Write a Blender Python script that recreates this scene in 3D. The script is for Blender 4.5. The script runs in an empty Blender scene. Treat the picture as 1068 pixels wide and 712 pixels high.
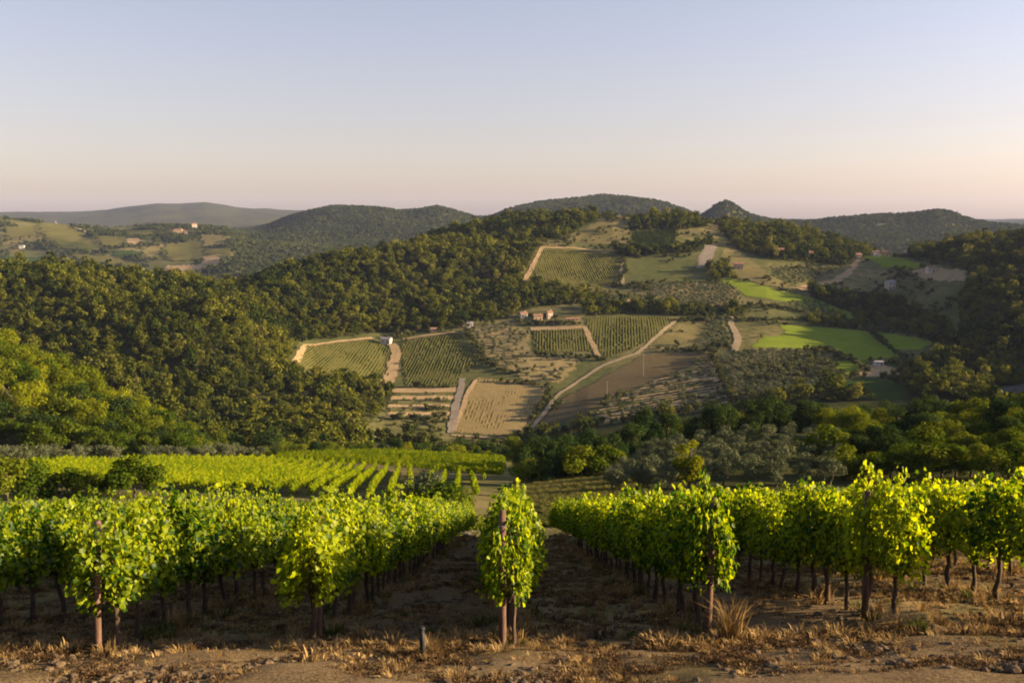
import bpy, math, random
import numpy as np
from mathutils import Vector, Matrix

R = math.radians
rng = np.random.default_rng(7)
random.seed(7)
S = bpy.context.scene
C = S.collection

# ------------------------------------------------------------------ camera, sky, sun, exposure
F = 1038.3                                   # focal length of a 35 mm lens, in photograph pixels
PITCH = math.atan((356 - 228) / F)
cam = bpy.data.objects.new('camera', bpy.data.cameras.new('camera'))
C.objects.link(cam)
cam.data.sensor_width = 36
cam.data.lens = 35
cam.data.clip_start = 0.1
cam.data.clip_end = 40000
cam.location = (0, 0, 0)
cam.rotation_euler = (math.pi / 2 - PITCH, 0, 0)
S.camera = cam

SUN_AZ, SUN_EL = R(93), R(14)              # azimuth clockwise from the view direction
sun_dir = Vector((math.sin(SUN_AZ) * math.cos(SUN_EL), math.cos(SUN_AZ) * math.cos(SUN_EL), math.sin(SUN_EL)))
W = bpy.data.worlds.new('World')
S.world = W
W.use_nodes = True
nt = W.node_tree
bg = nt.nodes['Background']
sky = nt.nodes.new('ShaderNodeTexSky')
sky.sky_type = 'NISHITA'
sky.sun_disc = False
sky.sun_elevation = SUN_EL
sky.sun_rotation = SUN_AZ
sky.altitude = 300
sky.air_density = 1.0
sky.dust_density = 1.6
sky.ozone_density = 2.2
hsv = nt.nodes.new('ShaderNodeHueSaturation')
hsv.inputs['Saturation'].default_value = 0.70
tint = nt.nodes.new('ShaderNodeMix')
tint.data_type = 'RGBA'
tint.blend_type = 'MULTIPLY'
tint.inputs[0].default_value = 1.0
tint.inputs[7].default_value = (1.04, 0.96, 1.0, 1)
nt.links.new(sky.outputs[0], hsv.inputs['Color'])
nt.links.new(hsv.outputs[0], tint.inputs[6])
# the evening sky: a peach band low down, lavender above, warmer towards the sun
geo = nt.nodes.new('ShaderNodeTexCoord')
sep = nt.nodes.new('ShaderNodeSeparateXYZ'); nt.links.new(geo.outputs['Generated'], sep.inputs[0])
lowr = nt.nodes.new('ShaderNodeValToRGB')
e = lowr.color_ramp.elements
e[0].position = 0.0; e[0].color = (1.13, .95, .85, 1)
e[1].position = .38; e[1].color = (.91, .96, 1.0, 1)
k = lowr.color_ramp.elements.new(.12); k.color = (1.05, .92, .87, 1)
nt.links.new(sep.outputs[2], lowr.inputs[0])
warm = nt.nodes.new('ShaderNodeMapRange')
warm.inputs[1].default_value = -.5; warm.inputs[2].default_value = .75; warm.inputs[3].default_value = .95; warm.inputs[4].default_value = 1.20
nt.links.new(sep.outputs[0], warm.inputs[0])
glow = nt.nodes.new('ShaderNodeVectorMath'); glow.operation = 'SCALE'
nt.links.new(lowr.outputs[0], glow.inputs[0]); nt.links.new(warm.outputs[0], glow.inputs['Scale'])
ev = nt.nodes.new('ShaderNodeMix'); ev.data_type = 'RGBA'; ev.blend_type = 'MULTIPLY'; ev.inputs[0].default_value = 1.0
nt.links.new(tint.outputs[2], ev.inputs[6]); nt.links.new(glow.outputs[0], ev.inputs[7])
nt.links.new(ev.outputs[2], bg.inputs['Color'])
bg.inputs['Strength'].default_value = 0.057
sl = bpy.data.lights.new('sun', 'SUN')
sl.energy = 5.0
sl.angle = R(0.6)
sl.color = (1.0, 0.745, 0.42)
so = bpy.data.objects.new('sun', sl)
C.objects.link(so)
so.rotation_euler = sun_dir.to_track_quat('Z', 'Y').to_euler()
S.view_settings.view_transform = 'Standard'
S.view_settings.look = 'None'
S.view_settings.gamma = 1
S.view_settings.exposure = 1.92
S.view_settings.use_curve_mapping = False
S.render.engine = 'CYCLES'
S.cycles.max_bounces = 6
S.cycles.diffuse_bounces = 3
S.cycles.transmission_bounces = 4
S.cycles.volume_bounces = 0
S.cycles.pixel_filter_type = 'BLACKMAN_HARRIS'
S.cycles.filter_width = 1.9

# ------------------------------------------------------------------ object helpers
def tag(o, label=None, cat=None, group=None, kind=None):
    if label: o['label'] = label
    if cat: o['category'] = cat
    if group: o['group'] = group
    if kind: o['kind'] = kind
    return o

def mesh_np(name, V, Fq, mats=(), mi=None, smooth=False):
    """mesh from an (n,3) array and an (m,k) face array (all faces with k corners) or a list of such arrays"""
    me = bpy.data.meshes.new(name)
    V = np.asarray(V, np.float32)
    fl = Fq if isinstance(Fq, list) else [Fq]
    fl = [np.asarray(f, np.int32) for f in fl if len(f)]
    cnt = np.concatenate([np.full(len(f), f.shape[1], np.int32) for f in fl])
    loops = np.concatenate([f.ravel() for f in fl])
    me.vertices.add(len(V)); me.vertices.foreach_set('co', V.ravel())
    me.loops.add(len(loops)); me.loops.foreach_set('vertex_index', loops)
    me.polygons.add(len(cnt))
    st = np.zeros(len(cnt), np.int32); st[1:] = np.cumsum(cnt)[:-1]
    me.polygons.foreach_set('loop_start', st)
    try:
        me.polygons.foreach_set('loop_total', cnt)
    except Exception:
        pass
    for m in mats: me.materials.append(m)
    if mi is not None: me.polygons.foreach_set('material_index', np.asarray(mi, np.int32))
    if smooth: me.polygons.foreach_set('use_smooth', np.ones(len(cnt), bool))
    me.update(calc_edges=True)
    me.validate()
    return me

def obj(name, me, parent=None, loc=None):
    o = bpy.data.objects.new(name, me)
    C.objects.link(o)
    if parent: o.parent = parent
    if loc is not None: o.location = loc
    return o

def empty(name, loc, rz=0, sc=1.0):
    o = bpy.data.objects.new(name, None)
    C.objects.link(o)
    o.location = loc; o.rotation_euler = (0, 0, rz); o.scale = (sc, sc, sc) if np.isscalar(sc) else sc
    o.empty_display_size = .2
    return o

class MB:
    """collects boxes, tubes and prisms into one mesh"""
    def __init__(s): s.v = []; s.f = []
    def add(s, v, f):
        b = len(s.v); s.v += [tuple(p) for p in v]; s.f += [tuple(i + b for i in q) for q in f]
    def box(s, x0, x1, y0, y1, z0, z1):
        s.add([(x0,y0,z0),(x1,y0,z0),(x1,y1,z0),(x0,y1,z0),(x0,y0,z1),(x1,y0,z1),(x1,y1,z1),(x0,y1,z1)],
              [(0,3,2,1),(4,5,6,7),(0,1,5,4),(1,2,6,5),(2,3,7,6),(3,0,4,7)])
    def tube(s, pts, rad, n=7, jit=0):
        pts = [Vector(p) for p in pts]; v = []; f = []
        for i, p in enumerate(pts):
            d = (pts[min(i+1, len(pts)-1)] - pts[max(i-1, 0)]).normalized()
            u = d.orthogonal().normalized() if abs(d.z) < .95 else Vector((1,0,0))
            u = (u - d * u.dot(d)).normalized(); w = d.cross(u)
            for k in range(n):
                a = 2*math.pi*k/n; r = rad[i] * (1 + random.uniform(-jit, jit))
                v.append(p + (u*math.cos(a) + w*math.sin(a)) * r)
        for i in range(len(pts)-1):
            for k in range(n):
                f.append((i*n+k, i*n+(k+1)%n, (i+1)*n+(k+1)%n, (i+1)*n+k))
        f.append(tuple(range(n-1, -1, -1))); f.append(tuple((len(pts)-1)*n+k for k in range(n)))
        s.add(v, f)
    def mesh(s, name, mat, smooth=False):
        me = bpy.data.meshes.new(name); me.from_pydata(s.v, [], s.f); me.materials.append(mat); me.update()
        if smooth: me.polygons.foreach_set('use_smooth', np.ones(len(me.polygons), bool))
        return me

# ------------------------------------------------------------------ materials
class NT:
    def __init__(s, name):
        s.m = bpy.data.materials.new(name); s.m.use_nodes = True
        s.t = s.m.node_tree; s.t.nodes.clear()
        s.out = s.new('ShaderNodeOutputMaterial')
    def new(s, k, **kw):
        n = s.t.nodes.new(k)
        for a, b in kw.items(): setattr(n, a, b)
        return n
    def link(s, a, b): s.t.links.new(a, b)
    def noise(s, scale, detail=4, rough=.6, vec=None):
        n = s.new('ShaderNodeTexNoise'); n.inputs['Scale'].default_value = scale
        n.inputs['Detail'].default_value = detail; n.inputs['Roughness'].default_value = rough
        if vec is not None: s.link(vec, n.inputs['Vector'])
        return n.outputs[0]
    def ramp(s, fac, stops):
        n = s.new('ShaderNodeValToRGB'); e = n.color_ramp.elements
        while len(e) < len(stops): e.new(.5)
        for i, (p, c) in enumerate(stops):
            e[i].position = p; e[i].color = (*c, 1) if len(c) == 3 else c
        s.link(fac, n.inputs[0]); return n.outputs[0]
    def mix(s, fac, a, b, mode='MIX'):
        n = s.new('ShaderNodeMix', data_type='RGBA', blend_type=mode)
        for v, i in ((fac, 0), (a, 6), (b, 7)):
            if hasattr(v, 'is_output'): s.link(v, n.inputs[i])
            elif i == 0: n.inputs[0].default_value = v
            else: n.inputs[i].default_value = (*v, 1)
        return n.outputs[2]
    def math(s, op, a, b=None):
        n = s.new('ShaderNodeMath', operation=op)
        for v, i in ((a, 0), (b, 1)):
            if v is None: continue
            if hasattr(v, 'is_output'): s.link(v, n.inputs[i])
            else: n.inputs[i].default_value = v
        return n.outputs[0]
    def pos(s): return s.new('ShaderNodeNewGeometry').outputs['Position']
    def surf(s, col, rough=.9, bump=None, bdist=.05, bstr=.6):
        b = s.new('ShaderNodeBsdfPrincipled'); b.inputs['Roughness'].default_value = rough
        b.inputs['Specular IOR Level'].default_value = .2 if rough < .96 else 0
        if hasattr(col, 'is_output'): s.link(col, b.inputs['Base Color'])
        else: b.inputs['Base Color'].default_value = (*col, 1)
        if bump is not None:
            k = s.new('ShaderNodeBump'); k.inputs['Distance'].default_value = bdist; k.inputs['Strength'].default_value = bstr
            s.link(bump, k.inputs['Height']); s.link(k.outputs[0], b.inputs['Normal'])
        s.link(b.outputs[0], s.out.inputs['Surface']); return s.m

def leaf_mat(name, dark, light, trans, tfac=.4, gloss=.0, patch=0.012, ivar=.35):
    """foliage: the hue changes from plant to plant and leaf to leaf; leaves let light through"""
    t = NT(name)
    oi = t.new('ShaderNodeObjectInfo')
    n = t.noise(patch, 2, .5, oi.outputs['Location'])
    ge = t.new('ShaderNodeNewGeometry')
    a = t.math('ADD', t.math('MULTIPLY', oi.outputs['Random'], .40), t.math('MULTIPLY', n, .55))
    a = t.math('ADD', a, t.math('MULTIPLY', t.math('SUBTRACT', ge.outputs['Random Per Island'], .5), ivar))
    col = t.ramp(a, [(.2, dark), (.8, light)])
    d = t.new('ShaderNodeBsdfDiffuse'); t.link(col, d.inputs[0])
    tr = t.new('ShaderNodeBsdfTranslucent')
    t.link(t.mix(1.0, col, trans, 'MULTIPLY'), tr.inputs[0])
    m = t.new('ShaderNodeMixShader'); m.inputs[0].default_value = tfac
    t.link(d.outputs[0], m.inputs[1]); t.link(tr.outputs[0], m.inputs[2])
    o = m.outputs[0]
    if gloss:
        g = t.new('ShaderNodeBsdfGlossy'); g.inputs['Roughness'].default_value = .45
        g.inputs[0].default_value = (.8, .8, .8, 1)
        m2 = t.new('ShaderNodeMixShader'); m2.inputs[0].default_value = gloss
        t.link(o, m2.inputs[1]); t.link(g.outputs[0], m2.inputs[2]); o = m2.outputs[0]
    t.link(o, t.out.inputs['Surface'])
    return t.m

M = {}
M['vine_leaf'] = leaf_mat('vine_leaf', (.020, .058, .002), (.25, .30, .007), (1.9, 1.7, .5), .50, .01, ivar=.75)
M['far_vine'] = leaf_mat('far_vine', (.07, .12, .006), (.25, .29, .010), (1.8, 1.6, .6), .45, patch=.07, ivar=.5)
M['dry_vine'] = leaf_mat('dry_vine', (.15, .115, .045), (.24, .18, .075), (1.1, 1.0, .6), .2)
M['crop_vine'] = leaf_mat('crop_vine', (.11, .175, .010), (.18, .235, .014), (1.4, 1.4, .7), .35)
M['field_vine'] = leaf_mat('field_vine', (.060, .068, .018), (.115, .105, .030), (1.3, 1.2, .6), .3)
M['forest_leaf'] = leaf_mat('forest_leaf', (.013, .028, .005), (.128, .132, .016), (1.3, 1.2, .6), .25)
M['broad_leaf'] = leaf_mat('broad_leaf', (.030, .060, .006), (.130, .150, .012), (1.6, 1.4, .6), .35)
M['dark_leaf'] = leaf_mat('dark_leaf', (.014, .030, .010), (.040, .062, .014), (1.4, 1.3, .6), .25)  # deep tone also stands in for hillside shade on the tree line
M['gold_leaf'] = leaf_mat('gold_leaf', (.085, .115, .007), (.21, .225, .012), (1.6, 1.3, .5), .4)
M['olive_leaf'] = leaf_mat('olive_leaf', (.060, .075, .040), (.13, .14, .075), (1.0, 1.0, .8), .2)
M['scrub_leaf'] = leaf_mat('scrub_leaf', (.035, .045, .014), (.10, .10, .035), (1.1, 1.1, .7), .2)
M['holm_leaf'] = leaf_mat('holm_leaf', (.010, .022, .006), (.050, .062, .012), (1.2, 1.1, .6), .2)
M['pale_leaf'] = leaf_mat('pale_leaf', (.050, .060, .014), (.20, .19, .035), (1.3, 1.2, .6), .3)
M['ridge_leaf'] = leaf_mat('ridge_leaf', (.022, .036, .014), (.085, .095, .028), (1.1, 1.1, .7), .2, patch=.002)
M['straw'] = leaf_mat('straw', (.16, .105, .045), (.42, .29, .14), (1.0, .9, .7), .3)
M['litter'] = leaf_mat('litter', (.045, .028, .016), (.15, .095, .05), (1.0, .9, .7), .15)
M['weed'] = leaf_mat('weed', (.05, .065, .018), (.16, .14, .05), (1.2, 1.1, .6), .3)

def bark(name, a, b, sc=9):
    t = NT(name)
    tc = t.new('ShaderNodeTexCoord').outputs['Object']
    mp = t.new('ShaderNodeMapping'); mp.inputs['Scale'].default_value = (sc, sc, sc * .22); t.link(tc, mp.inputs[0])
    n = t.noise(1.6, 6, .7, mp.outputs[0])
    return t.surf(t.ramp(n, [(.3, a), (.7, b)]), .95, n, .02, .8)
M['vine_bark'] = bark('vine_bark', (.030, .020, .014), (.11, .075, .05), 14)
M['tree_bark'] = bark('tree_bark', (.045, .032, .022), (.14, .105, .075), 3)
M['post_wood'] = bark('post_wood', (.05, .028, .020), (.19, .115, .085), 10)

def earth(name, a, b, c=None, sc=.35, fine=6.0, bump=.06):
    t = NT(name); p = t.pos()
    n1 = t.noise(sc, 5, .65, p); n2 = t.noise(fine, 3, .7, p)
    col = t.ramp(n1, [(.30, a), (.55, b), (.75, c or b)])
    col = t.mix(.45, col, t.ramp(n2, [(.3, tuple(x*.55 for x in a)), (.7, tuple(min(.9, x*1.25) for x in (c or b)))]))
    return t.surf(col, .97, n2, bump, .8)
M['bare_tan'] = earth('bare_tan', (.21, .145, .075), (.32, .225, .12), (.41, .30, .17), .08, .8, .15)
M['track_dust'] = earth('track_dust', (.19, .145, .085), (.28, .215, .135), (.34, .27, .175), .10, .9, .1)
M['grey_dust'] = earth('grey_dust', (.12, .10, .08), (.19, .16, .13), (.25, .21, .17), .10, .9, .1)
M['ploughed'] = earth('ploughed', (.075, .058, .030), (.11, .084, .044), (.135, .108, .058), .03, .8, .2)
M['tan_soil'] = earth('tan_soil', (.17, .125, .058), (.23, .17, .08), (.24, .19, .085), .03, .7, .15)
M['green_soil'] = earth('green_soil', (.085, .082, .026), (.125, .112, .038), (.105, .105, .030), .03, .7, .15)
M['dry_meadow'] = earth('dry_meadow', (.13, .115, .05), (.20, .16, .075), (.29, .215, .11), .05, .5, .2)
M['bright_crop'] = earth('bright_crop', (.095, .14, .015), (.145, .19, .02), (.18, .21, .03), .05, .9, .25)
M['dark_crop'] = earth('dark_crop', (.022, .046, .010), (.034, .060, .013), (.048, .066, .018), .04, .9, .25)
M['thin_meadow'] = earth('thin_meadow', (.085, .085, .030), (.135, .118, .048), (.21, .165, .08), .06, .5, .2)
M['rock'] = earth('rock', (.07, .06, .055), (.11, .095, .09), (.15, .13, .125), .10, .5, .4)

def plain(name, a, b, sc, rough=.85):
    t = NT(name); tc = t.new('ShaderNodeTexCoord').outputs['Object']
    n = t.noise(sc, 5, .65, tc)
    return t.surf(t.ramp(n, [(.3, a), (.7, b)]), rough, n, .02, .4)
M['plaster'] = plain('plaster', (.45, .36, .28), (.58, .49, .40), 1.2)
M['plaster_ochre'] = plain('plaster_ochre', (.36, .25, .15), (.48, .35, .23), 1.2)
M['stone_wall'] = plain('stone_wall', (.32, .25, .19), (.50, .41, .33), 2.5)
M['white_wall'] = plain('white_wall', (.42, .38, .34), (.52, .48, .44), 1.2)
M['roof_tile'] = plain('roof_tile', (.20, .10, .068), (.31, .17, .115), 3)
M['grey_roof'] = plain('grey_roof', (.17, .16, .165), (.27, .26, .265), 2)
M['shutter'] = plain('shutter', (.05, .045, .04), (.10, .08, .06), 3)
M['pole_wood'] = plain('pole_wood', (.20, .16, .12), (.28, .23, .18), 2)
M['stake'] = plain('stake', (.012, .013, .016), (.03, .03, .034), 20, .6)

# ------------------------------------------------------------------ the lie of the land
CP, SP = math.cos(PITCH), math.sin(PITCH)
def ray(px, py):
    """direction of a photograph pixel, as slopes X/Y and z/Y"""
    u = (np.asarray(px, float) - 534) / F; v = (356 - np.asarray(py, float)) / F
    y = CP + v * SP
    return u / y, (v * CP - SP) / y
def to_px(X, Y, Z):
    f = Y * CP - Z * SP; up = Y * SP + Z * CP
    return 534 + F * X / f, 356 - F * up / f

def near_z(X, Y):
    """the vineyard slope under the camera"""
    lat = .040 * np.where(X > 1, X - 1, 0) - .004 * np.where(X < -4, -4 - X, 0)
    lat = 3.2 * np.tanh(lat / 3.2)
    yy = np.where(Y < -4, -4 + (Y + 4) * .3, Y)
    return -1.83 - .296 * yy + lat

LAYERS = [  # lines of the landscape, near to far; unseen right end raised to cast shade: (photo x, photo y, distance)
 # lower vineyard, its near edge
 [(-400,520,120),(0,520,120),(200,518,125),(400,518,130),(534,524,130),(620,520,130),(700,522,125),(800,522,124),(900,520,124),(1068,512,124),(1450,470,120)],
 [(-400,487,175),(0,487,180),(100,488,182),(200,495,190),(400,496,200),(534,502,195),(620,495,185),(700,487,175),(800,480,172),(900,486,168),(1068,480,168),(1450,420,170)],
 # its far edge, the valley hedges
 [(-400,460,240),(0,469,240),(150,477,250),(300,476,290),(400,473,305),(520,480,295),(600,487,245),(700,464,232),(800,452,228),(870,452,235),(950,455,235),(1068,450,230),(1450,370,240)],
 # the knoll on the left, the hollow behind
 [(-400,320,345),(0,373,335),(60,404,335),(100,424,332),(140,446,328),(185,470,325),(250,482,345),(400,485,365),(534,492,350),(700,480,310),(800,468,305),(870,464,305),(1000,464,310),(1068,462,315),(1450,380,330)],
 [(-400,420,430),(0,432,430),(150,462,430),(250,469,432),(300,472,440),(400,474,450),(470,470,455),(534,470,450),(650,462,440),(750,448,430),(850,435,430),(950,432,430),(1068,425,430),(1450,330,440)],
 # the far side of the valley
 [(-400,400,540),(0,402,540),(100,407,540),(200,422,545),(300,438,560),(400,457,575),(470,460,580),(550,460,580),(613,442,580),(700,428,585),(765,421,580),(860,416,575),(950,414,570),(1068,408,560),(1450,330,570)],
 [(-400,345,640),(0,347,640),(100,352,645),(200,362,655),(300,382,680),(400,402,690),(500,402,690),(600,400,690),(700,392,685),(765,377,700),(860,377,700),(940,375,695),(1000,372,680),(1068,365,660),(1450,280,690)],
 [(-400,300,780),(0,301,780),(100,303,785),(200,316,790),(300,346,805),(400,353,820),(500,346,820),(600,341,820),(700,340,820),(800,340,820),(900,345,820),(950,342,810),(1000,328,790),(1068,310,780),(1450,233,820)],
 [(-400,292,900),(0,288,900),(50,284,900),(100,285,905),(150,292,905),(200,297,905),(240,299,905),(262,298,920),(300,297,950),(350,303,960),(400,309,965),(500,311,970),(600,307,970),(700,304,970),(800,305,970),(870,315,960),(950,318,950),(1000,295,930),(1068,275,920),(1450,205,950)],
 [(-400,310,1050),(0,312,1050),(200,318,1050),(240,315,1060),(270,297,1070),(300,283,1080),(340,273,1090),(380,267,1100),(420,263,1110),(500,263,1120),(560,260,1130),(650,262,1130),(730,262,1130),(800,266,1130),(850,276,1110),(900,276,1100),(950,272,1090),(1000,260,1070),(1068,250,1050),(1450,180,1080)],
 [(-400,340,1300),(0,342,1300),(200,345,1300),(300,318,1320),(360,297,1330),(400,276,1340),(430,258,1340),(450,251,1340),(475,243,1340),(500,238,1350),(530,232,1350),(560,229,1360),(600,227,1360),(640,224,1360),(700,227,1360),(760,235,1360),(800,238,1360),(840,245,1350),(870,253,1340),(900,261,1330),(950,268,1300),(1000,256,1250),(1068,249,1230),(1450,180,1300)],
 # the valley behind
 [(-400,300,1850),(0,305,1850),(240,310,1850),(400,310,1850),(600,310,1900),(900,300,1900),(1068,290,1900),(1450,230,1900)],
 [(-400,285,2250),(0,286,2250),(200,285,2250),(240,276,2300),(300,276,2400),(500,280,2400),(900,278,2400),(1068,272,2400),(1450,260,2400)],
 # rolling farmland in the left distance
 [(-400,224,2950),(0,225,2950),(50,229,2950),(100,235,2980),(130,238,3000),(165,239,3000),(200,239,3000),(235,241,3000),(260,252,3000),(300,252,3000),(500,256,3000),(700,252,2800),(840,248,2800),(900,246,2800),(960,250,2800),(1068,246,2800),(1450,240,2800)],
 # the wooded ridges
 [(-400,245,3900),(0,246,3900),(200,250,3900),(235,249,3900),(247,244,3900),(262,242,3900),(280,238,3900),(300,230,3900),(320,224,3900),(345,219,3900),(380,218.5,3900),(400,219,3900),(415,222,3900),(440,219.5,3900),(456,217.5,3900),(475,222,3900),(495,228,3950),(510,228,4000),(530,220,4100),(560,212.5,4100),(600,208,4100),(630,206,4100),(655,206.5,4100),(680,211,4050),(710,220,3900),(730,226.5,3500),(738,223,3400),(746,217,3350),(757,212,3350),(768,217,3350),(777,223,3350),(788,227,3400),(810,232,3500),(840,234,3500),(870,231,3500),(900,229.5,3500),(940,228.5,3500),(960,225,3500),(978,222.5,3500),(992,225,3500),(1010,232,3550),(1030,236,3600),(1068,238,3700),(1450,236,3800)],
 [(-400,240,6000),(1068,240,6000),(1450,240,6000)],
 [(-400,224,9000),(0,222,9000),(20,221.5,9000),(60,221.5,9000),(110,219.5,9000),(150,214.5,9000),(165,213,9000),(190,213.5,9000),(213,212.5,9000),(235,215,9000),(250,217,9000),(280,218,9000),(310,219.5,9000),(330,219,9000),(345,218,9000),(400,222,9000),(500,227,9000),(800,228,9000),(1000,233,9000),(1030,233,9000),(1068,230,9000),(1200,228,9000),(1450,229,9000)],
 [(-400,229,14500),(1450,229,14500)],
]
KN = []
for L in LAYERS:
    p = np.array(L, float); a, s = ray(p[:, 0], p[:, 1])
    KN.append((a, p[:, 2], s * p[:, 2]))

def vnoise(X, Y, seed):
    """smooth 2-D value noise in [-1,1]"""
    xi = np.floor(X).astype(np.int64); yi = np.floor(Y).astype(np.int64); fx = X - xi; fy = Y - yi
    fx = fx*fx*(3-2*fx); fy = fy*fy*(3-2*fy)
    def h(i, j):
        n = (i * 374761393 + j * 668265263 + seed * 974711) & 0xffffffff
        n = ((n ^ (n >> 13)) * 1274126177) & 0xffffffff
        return ((n ^ (n >> 16)) & 0xffff) / 32767.5 - 1
    return (h(xi,yi)*(1-fx)+h(xi+1,yi)*fx)*(1-fy) + (h(xi,yi+1)*(1-fx)+h(xi+1,yi+1)*fx)*fy

def far_z(X, Y):
    a = X / np.maximum(Y, 40)
    ks = [(np.full_like(a, 46.), near_z(a*46, np.full_like(a, 46.))), (np.full_like(a, 58.), near_z(a*58, np.full_like(a, 58.)))]
    z58 = ks[-1][1]
    ks.append((np.full_like(a, 78.), z58 - 8.8))
    for ka, ky, kz in KN:
        ks.append((np.interp(a, ka, ky), np.interp(a, ka, kz)))
    yk = np.stack([k[0] for k in ks]); zk = np.stack([k[1] for k in ks])
    h = np.diff(yk, axis=0); d = np.diff(zk, axis=0) / h
    m = np.zeros_like(zk)
    w1 = 2*h[1:] + h[:-1]; w2 = h[1:] + 2*h[:-1]
    same = d[1:] * d[:-1] > 0
    with np.errstate(divide='ignore', invalid='ignore'):
        hm = (w1 + w2) / (w1 / d[:-1] + w2 / d[1:])
    m[1:-1] = np.where(same, hm, 0); m[0] = d[0]; m[-1] = d[-1]
    i = np.clip((Y[None] >= yk).sum(0) - 1, 0, len(ks) - 2); j = np.arange(len(Y))
    t = np.clip((Y - yk[i, j]) / h[i, j], 0, 1)
    hh = h[i, j]
    z = (2*t**3-3*t**2+1)*zk[i, j] + (t**3-2*t**2+t)*hh*m[i, j] + (-2*t**3+3*t**2)*zk[i+1, j] + (t**3-t**2)*hh*m[i+1, j]
    amp = np.clip((Y - 350) / 600, 0, 1)
    z = z + amp * (2.2 * vnoise(X/90, Y/90, 3) + 1.0 * vnoise(X/38, Y/38, 5))
    aw = np.clip((-.20 - a) / .08, 0, 1) * np.clip((Y - 430) / 120, 0, 1) * np.clip((880 - Y) / 120, 0, 1)
    z = z + aw * 22 * vnoise((X + .5*Y)/120, (Y - .3*X)/190, 13)
    amp2 = np.clip((Y - 1700) / 800, 0, 1)
    z = z + amp2 * (13 * vnoise(X/330, Y/330, 8) + 5 * vnoise(X/140, Y/140, 9))
    return z

def ground(X, Y):
    X = np.asarray(X, float); Y = np.asarray(Y, float)
    sh = np.broadcast(X, Y).shape
    X = np.broadcast_to(X, sh).ravel(); Y = np.broadcast_to(Y, sh).ravel()
    out = np.empty(len(X))
    for s in range(0, len(X), 60000):
        x, y = X[s:s+60000], Y[s:s+60000]
        n = near_z(x, y); w = np.clip((y - 46) / 10, 0, 1)
        f = far_z(x, np.maximum(y, 46.))
        out[s:s+60000] = n * (1 - w) + f * w
    return out.reshape(sh)
def gz(x, y): return float(ground(np.array([x]), np.array([y]))[0])

YS = np.exp(np.linspace(np.log(62), np.log(9000), 520))
def cast(px, py):
    """where the sight lines of photograph pixels first meet the ground"""
    px = np.atleast_1d(np.asarray(px, float)); py = np.atleast_1d(np.asarray(py, float))
    a, s = ray(px, py)
    out = np.zeros((len(px), 3))
    g = ground(a[:, None] * YS[None], np.broadcast_to(YS, (len(a), len(YS)))) - s[:, None] * YS[None]
    for i in range(len(px)):
        k = np.argmax(g[i] >= 0)
        if g[i, k] < 0: k = np.argmax(g[i])
        if k == 0: y = YS[0]
        else:
            t = -g[i, k-1] / (g[i, k] - g[i, k-1] + 1e-9); y = YS[k-1] + np.clip(t, 0, 1) * (YS[k] - YS[k-1])
        out[i] = (a[i]*y, y, 0)
    out[:, 2] = ground(out[:, 0], out[:, 1])
    return out

def inpoly(x, y, P):
    x = np.asarray(x); y = np.asarray(y); c = np.zeros(x.shape, bool); n = len(P)
    for i in range(n):
        x0, y0 = P[i]; x1, y1 = P[(i+1) % n]
        if y0 == y1: continue
        k = ((y0 > y) != (y1 > y)) & (x < (x1-x0)*(y-y0)/(y1-y0)+x0)
        c ^= k
    return c

# the ground: one sheet, finer inside the view, from behind the camera to the horizon
sc_ = np.concatenate([np.linspace(-1.5, -.62, 60, endpoint=False), np.linspace(-.62, .62, 520, endpoint=False), np.linspace(.62, 1.5, 61)])
yy = [-32.]
while yy[-1] < 14400: yy.append(yy[-1] + max(.18, .0068 * (yy[-1] + 44)))
yy = np.array(yy)
GX = sc_[None, :] * (yy[:, None] + 44); GY = np.broadcast_to(yy[:, None], GX.shape)
GZ = ground(GX, GY)
near = np.clip((62 - GY) / 8, 0, 1)
GZ = GZ + near * (.035 * vnoise(GX/.5, GY/.5, 21) + .05 * vnoise(GX/1.3, GY/1.6, 22))
ny, nx = GX.shape
ii = np.arange(ny*nx).reshape(ny, nx)
faces = np.stack([ii[:-1, :-1], ii[:-1, 1:], ii[1:, 1:], ii[1:, :-1]], -1).reshape(-1, 4)

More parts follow.
